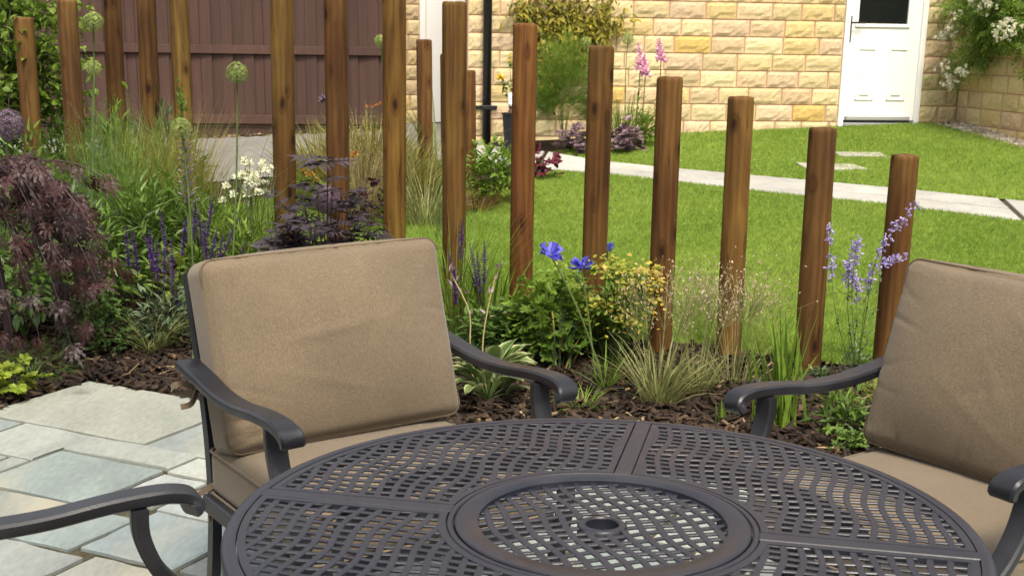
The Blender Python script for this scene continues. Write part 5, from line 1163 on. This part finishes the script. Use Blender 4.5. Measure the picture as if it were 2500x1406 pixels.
def climber():
    A0 = wall_s(1330); c2 = W0+WD*A0+WN*.08; c = np.array([c2[0], c2[1], gz(*c2)]); o = plant('wall_climber', c, 'yellow-green climber spreading over the stone wall beside the downpipe', 'climber'); gs, gl = Geo(), Geo(); lin = []
    ends = [(1262, 30), (1275, 5), (1300, -20), (1340, -30), (1380, -30), (1405, 20), (1425, -30), (1440, 30), (1475, 15), (1490, -20), (1525, 45), (1500, 60), (1455, 70), (1420, 50), (1360, 60), (1320, 80), (1330, 140), (1370, 90), (1440, 95), (1400, 80), (1340, 200), (1325, 170), (1345, 240), (1310, 40), (1290, 20), (1360, 20), (1390, 60)]
    for (px, py) in ends:
        s = wall_s(px, py=py); d = ray(px, py); t = ((W0+WN*.09)@WN)/(d[:2]@WN); tp = d*t; tp[2] += CAM_H; st = c+[0, 0, .35]; pth = curve3(st, tp, (.1*(tp[0]-st[0]), 0, .15), 12)+rng.normal(0, .012, (12, 3)); V, F = tubeVF(pth, .006, .002, 4); gs.add(V, F); lin.append(pth[4:])
    P = np.concatenate(lin); P = np.repeat(P, 11, 0); n = len(P); P = P+rng.normal(0, 1, (n, 3))*[.06, .035, .06]; A = rng.normal(0, .6, (n, 3))+[0, -.4, -.6]; put(gl, TOV, P, A, np.array([0, -1., .5])+rng.normal(0, .4, (n, 3)), rng.uniform(.05, .095, n), rng.uniform(.022, .036, n)); gs.build('stems', GM['bark'], o); gl.build('foliage', leafmat('leaf_climber', (.12, .13, .015), (.36, .30, .04), .3), o, kind=KS)
climber()
mound_plant('fennel', 1375, 12.35, 110, 72, 2600, TFEA, .16, .6, GM['fresh'], 'tall airy fennel cloud between two brown posts by the wall', fill=.5, low=-.6, zc=.5, droop=-.4)
mound_plant('fennel', 1450, 12.45, 190, 30, 420, TFEA, .13, .6, GM['green'], 'narrower fennel stems right beside the knotty post', fill=.5, low=-.6, zc=.5, droop=-.4)
grass_plant('border_grass', 1520, 12.5, 225, 220, .008, GM['fresh'], 'grassy green leaves under the foxgloves by the wall', .22, (.02, .5), (.2, .9))
mound_plant('border_leaves', 1575, 12.4, 268, 40, 200, TLA, .09, .3, GM['fresh'], 'bright green leaves at the wall foot behind a brown post', droop=-.2)
TH2 = T_lobed(6, .26, .09, .1)
mound_plant('purple_coral_bells', 1415, 12.0, 305, 45, 80, TH2, .10, 1., GM['silverplum'], 'silvery purple coral bells left of the knotty post', fill=.3, low=0.)
mound_plant('purple_coral_bells', 1515, 12.0, 300, 45, 90, TH2, .10, 1., GM['silverplum'], 'silvery purple coral bells right of the knotty post', fill=.3, low=0.)
def foxglove(px, py0, py1, bpx, label):
    Y = 12.45; c = base(bpx, Y); tp = at(px, py0, Y); lo = at(px+(4 if px < 1590 else 6), py1, Y); o = plant('foxglove', c, label, 'flower', 'foxgloves'); pth = smoothpath([c, lo, tp], 16); g = Geo(); V, F = tubeVF(pth, .007, .003, 5); g.add(V, F); g.build('stem', GM['stem'], o)
    g = Geo(); n = 27; t = np.linspace(0, 1, n); q = lo+(tp-lo)*t[:, None]; a = np.arange(n)*2.4; A = np.stack([np.cos(a)*.8, -.35+np.sin(a)*.6, -.55+0*a], 1); s_ = .062*(1-.6*t); put(g, TBE, q, A, rng.normal(0, 1, (n, 3)), s_, s_*.85, np.clip(rng.random(n)+.1, 0, 1)); g.build('bells', GM['pink'], o)
    g = Geo(); n = 14; q = c+(lo-c)*rng.uniform(.2, 1, n)[:, None]; put(g, TLA, q, rng.normal(0, 1, (n, 3)), np.array([[0, 0, 1.]]*n), .08, .025); g.build('leaves', GM['green'], o, kind=KS)
foxglove(1559, 104, 165, 1548, 'pink foxglove spike left of the brown swirling-grain post'); foxglove(1572, 128, 178, 1562, 'lower pink foxglove spike just beside the taller one'); foxglove(1608, 92, 142, 1602, 'pink foxglove spike above the swirling-grain post top')
def rose():
    c2 = RA+RD*2.3+RN*.06; c = np.array([c2[0], c2[1], gz(*c2)]); o = plant('climbing_rose', c, 'climbing rose with white flower clusters on the right stone wall', 'climber'); gs, gl = Geo(), Geo(); lin = []
    def rw(px, py, off=.1):
        d = ray(px, py); t = ((RA+RN*off)@RN)/(d[:2]@RN); q = d*t; q[2] += CAM_H; return q
    def far_ok(q): return q
    st = rw(2480, 20); g0 = [c, rw(2420, 150, .07), st]; V, F = tubeVF(smoothpath([c, c+[0, 0, .9], st+[0, 0, .3]], 10), .014, .01, 6); gs.add(V, F)
    for (px, py) in [(2300, 20), (2320, 60), (2345, 100), (2365, 140), (2340, 165), (2375, 110), (2400, 70), (2420, 40), (2440, 90), (2460, 60), (2480, 90), (2495, 40), (2350, 30), (2380, 20), (2430, 10), (2470, 20), (2510, 90), (2520, 60), (2395, 150), (2405, 120), (2325, 190), (2290, 15), (2490, 135), (2360, 60), (2410, 20), (2450, 30)]:
        tp = rw(px, py, rng.uniform(.08, .25)); b0 = st+rng.normal(0, .1, 3); pth = curve3(b0, tp, (0, 0, .08), 9); V, F = tubeVF(pth, .005, .002, 4); gs.add(V, F); lin.append(pth[2:])
    P = np.concatenate(lin); P = np.repeat(P, 13, 0); n = len(P); P = P+rng.normal(0, 1, (n, 3))*[.05, .07, .06]; A = rng.normal(0, .7, (n, 3))+[-.4, -.2, -.35]; put(gl, T_compound(2), P, A, np.array([-.8, -.4, .7])+rng.normal(0, .35, (n, 3)), rng.uniform(.10, .16, n), rng.uniform(.10, .15, n)); gs.build('stems', GM['bark'], o); gl.build('foliage', leafmat('leaf_rose', (.07, .15, .02), (.22, .33, .05), .4), o, kind=KS)
    for (px, py, m_) in ((2300, 92, 7), (2322, 70, 9), (2310, 80, 6), (2380, 5, 12), (2410, 12, 10), (2425, 2, 8), (2455, 55, 10), (2440, 85, 8), (2470, 75, 7), (2305, 165, 6), (2318, 200, 9), (2312, 212, 6), (2330, 180, 5), (2350, 178, 5), (2395, 15, 6), (2338, 40, 5), (2460, 90, 5)):
        ctr = rw(px, py, .36); g = Geo(); m_ = int(m_*1.5); q = ctr+rng.normal(0, .034, (m_, 3)); n = m_*9; qq = np.repeat(q, 9, 0); d = unit(rng.normal(0, 1, (n, 3))+[-.8, -.9, .3]); put(g, TOV, qq, d, rng.normal(0, 1, (n, 3)), rng.uniform(.020, .032, n), .024); g.build('flower_cluster', GM['pure'], o, kind=KS)
rose()
# --- front bed right of the middle chair
grass_plant('fine_grass', 1108, 6.0, 490, 190, .0045, GM['fresh'], 'fine upright green grass right of the golden-brown post foot', .09, (.02, .45), (.1, .8), wide=1.0)
grass_plant('fine_grass', 960, 6.15, 520, 60, .004, GM['fresh'], 'thin green grass hiding the foot of the tall golden-brown post', .10, (.02, .4), (.1, .7))
grass_plant('daylily', 1200, 6.0, 590, 44, .016, GM['fresh'], 'broad bright green blades left of the reddish-brown post', .08, (.05, .5), (.2, 1.0))
mound_plant('geranium', 1330, 5.55, 682, 95, 330, TGER, .085, 1., GM['fresh'], 'lobed green geranium foliage under the blue globe flowers', fill=.4, low=-.3, zc=.4, droop=.1)
mound_plant('geranium', 1215, 5.6, 752, 65, 240, TGER, .06, 1., GM['dark'], 'darker geranium foliage behind the right arm of the middle chair', fill=.4, low=-.3, zc=.4, droop=.1)
mound_plant('leafy_filler', 1430, 5.75, 730, 70, 260, TOV, .05, .5, GM['dark'], 'dark green filler leaves around the knotty post foot', fill=.45, low=-.3, zc=.4)
def agapanthus():
    Y = 5.5; c = base(1362, 5.45); o = plant('agapanthus', c, 'blue agapanthus with two open globe flowers and strap leaves', 'flower'); P = []; n = 24
    az = rng.uniform(0, 2*math.pi, n); le = rng.uniform(.05, .45, n); ll = rng.uniform(.22, .40, n)
    for i in range(n):
        g = Geo(); blades(g, c[None]+rng.normal(0, .03, (1, 3))*[1, 1, 0], az[i:i+1], ll[i:i+1], le[i:i+1], rng.uniform(.1, .6, 1), np.array([.012])); g.build('strap_leaf', GM['grey'] if i % 4 else GM['golden'], o)
    for (px, py, r, bx, Yh) in ((1345, 625, .044, 1475, 5.2), (1420, 655, .042, 1455, 5.3), (1484, 612, .03, 1470, 6.3)):
        h = at(px, py, Yh); b0 = base(bx, Yh); g = Geo(); V, F = tubeVF(curve3(b0, h, ((.015 if px < 1400 else 0), 0, .02), 9), .0042, .0032, 6); g.add(V, F, .5); g.build('flower_stalk', GM['stem'], o); d = hemi(24, -.2); g = Geo(); m_ = len(d); put(g, TBE, h+d*.008, d, rng.normal(0, 1, (m_, 3)), r*rng.uniform(.75, 1.25, m_), r*.24, rng.random(m_)); st = h+d*r*1.0; put(g, TST, st, d, rng.normal(0, 1, (m_, 3)), r*.34, r*.34, rng.random(m_)); g.build('flower_head', GM['blue'], o)
agapanthus()
def euphorbia():
    Y = 5.62; c = base(1500, Y); o = plant('golden_spurge', c, 'golden-yellow spurge with rounded bracts between two brown posts', 'plant'); gs, gl, gb = Geo(), Geo(), Geo()
    for i in range(44):
        px, py = rng.uniform(1392, 1600), rng.uniform(632, 790); py = max(py, 632+abs(px-1500)*.25); tp = at(px, py, Y+rng.uniform(-.2, .15)); pth = curve3(c+rng.normal(0, .03, 3)*[1, 1, 0], tp, (0, 0, .05), 8); V, F = tubeVF(pth, .0022, .0012, 4); gs.add(V, F)
        m_ = 22; q = tp+rng.normal(0, 1, (m_, 3))*[.034, .034, .026]; put(gb, T_oval(.02), q, rng.normal(0, 1, (m_, 3))*[1, 1, .5], np.array([0, -.3, 1.])+rng.normal(0, .3, (m_, 3)), rng.uniform(.018, .030, m_), rng.uniform(.017, .026, m_), np.clip((px-1392)/208*.8+rng.normal(0, .25, m_), 0, 1.1)); m_ = 14; put(gl, TOV, pth[rng.integers(2, 8, m_)], rng.normal(0, 1, (m_, 3))*[1, 1, .4], np.array([[0, 0, 1.]]*m_), rng.uniform(.04, .075, m_), .02)
    gs.build('stems', GM['stem'], o, kind=KS); gl.build('leaves', GM['green'], o, kind=KS); gb.build('bracts', leafmat('bract_mix', (.20, .28, .03), (.52, .37, .07), .35), o, kind=KS)
euphorbia()
grass_plant('spreading_bulb', 1478, 5.2, 835, 34, .008, GM['fresh'], 'low tuft of green straps in front of the blue flowers', .025, (.1, 1.0), (.2, 1.2))
grass_plant('low_grass', 1420, 4.92, 925, 60, .006, GM['fresh'], 'low green grass tuft beside the right armrest of the middle chair', .05, (.3, 1.1), (.3, 1.2))
grass_plant('quaking_grass', 1605, 4.98, 800, 120, .0075, GM['stripe'], 'straw-striped quaking grass tuft in the middle of the front bed', .06, (.05, .9), (.2, 1.2), (26, .50, GM['seed'], .012, 12))
grass_plant('quaking_grass', 1700, 5.15, 850, 60, .0072, GM['stripe'], 'pale quaking grass right of the main tuft, before the small-knotted post', .07, (.1, .9), (.3, 1.2), (26, .46, GM['seed'], .012, 12))
grass_plant('quaking_grass', 1790, 5.25, 800, 30, .0045, GM['stripe'], 'airy tan seed heads in front of the small-knotted post', .08, (.1, .7), (.3, 1.2), (30, .46, GM['seed'], .012, 14))
def iris():
    for (px, Y, n, top, r, lab) in ((1895, 4.70, 42, 752, .04, 'upright bright green iris fan behind the right chair arm'), (1768, 4.74, 9, 968, .014, 'small iris shoot under the tip of the right chair arm')):
        c = base(px, Y); o = plant('iris', c, lab, 'plant', 'iris clumps'); L_ = height(px, top, Y)
        for i in range(n):
            g = Geo(); az = rng.choice([0.1, math.pi-.1])+rng.normal(0, .5); blades(g, (c+rng.normal(0, r, 3)*[1.2, .5, 0])[None], np.array([az]), np.array([L_*rng.uniform(.55, 1.12)]), np.array([abs(rng.normal(.14, .12))]), np.array([rng.uniform(.0, .25)]), np.array([.020 if L_ > .15 else .012])); g.build('blade', GM['fresh'], o)
iris()
def nepeta():
    Y = 5.2; c = base(2085, Y); o = plant('catmint', c, 'lavender-blue catmint spray in front of the rightmost post', 'flower'); gl, gs = Geo(), Geo()
    mound(gl, TLA, c+[0, 0, .02], .09, .08, .20, 330, .022, .5, .6, -.3); 
    stems = [((2090, 890), (2080, 740), (2085, 640), (2092, 590)), ((2095, 890), (2125, 700), (2150, 610), (2232, 505)), ((2085, 880), (2070, 760), (2072, 690), (2068, 640)), ((2095, 880), (2110, 760), (2122, 690), (2132, 650)), ((2070, 880), (2040, 760), (2030, 660), (2028, 560)), ((2100, 880), (2135, 760), (2155, 650), (2208, 628)), ((2080, 880), (2090, 800), (2092, 720), (2085, 675))]
    for k_, s_ in enumerate(stems):
        pth = smoothpath([at(px, py, Y+rng.uniform(-.03, .03)) for px, py in s_], 22); V, F = tubeVF(pth, .0022, .001, 4); gs.add(V, F); m_ = 16; q = pth[rng.integers(2, 14, m_)]; put(gl, TLA, q, rng.normal(0, 1, (m_, 3)), rng.normal(0, .3, (m_, 3))+[0, 0, 1], .026, .011)
        g = Geo()
        for j in range(13, 22):
            if rng.random() < .85 or k_ == 1: m_ = 7; q = pth[j]+rng.normal(0, .007, (m_, 3)); put(g, TBE, q, rng.normal(0, .8, (m_, 3))+[0, -.2, .3], rng.normal(0, 1, (m_, 3)), .017, .012, rng.random(m_))
        g.build('flower_spike', GM['lilac'], o)
    gl.build('leaves', GM['grey'], o, kind=KS); gs.build('stems', GM['stem'], o, kind=KS)
nepeta()
mound_plant('low_weed', 2055, 4.62, 950, 65, 150, TLA, .055, .35, GM['green'], 'low leafy seedlings under the right chair arm', fill=.5, droop=-.3)
mound_plant('low_weed', 2080, 4.45, 1045, 70, 60, TGER, .045, 1., GM['green'], 'flat lobed seedlings at the paving edge by the right chair', fill=.5)
mound_plant('fern', 2128, 4.75, 945, 40, 60, TFEA, .12, .6, GM['lime'], 'yellow-green fern beside the right chair cushion', fill=.4, droop=-.2)
mound_plant('wild_herb', 2000, 5.35, 900, 35, 60, TLA, .035, .5, GM['grey'], 'small grey-green herb at the foot of the cracked post', fill=.5)
button_flowers('purple_pansy', [(1838, 940), (1850, 934), (1826, 945)], 1840, 5.0, 'purple', 'tiny deep purple pansy left of the iris fan', .020, dens=14)
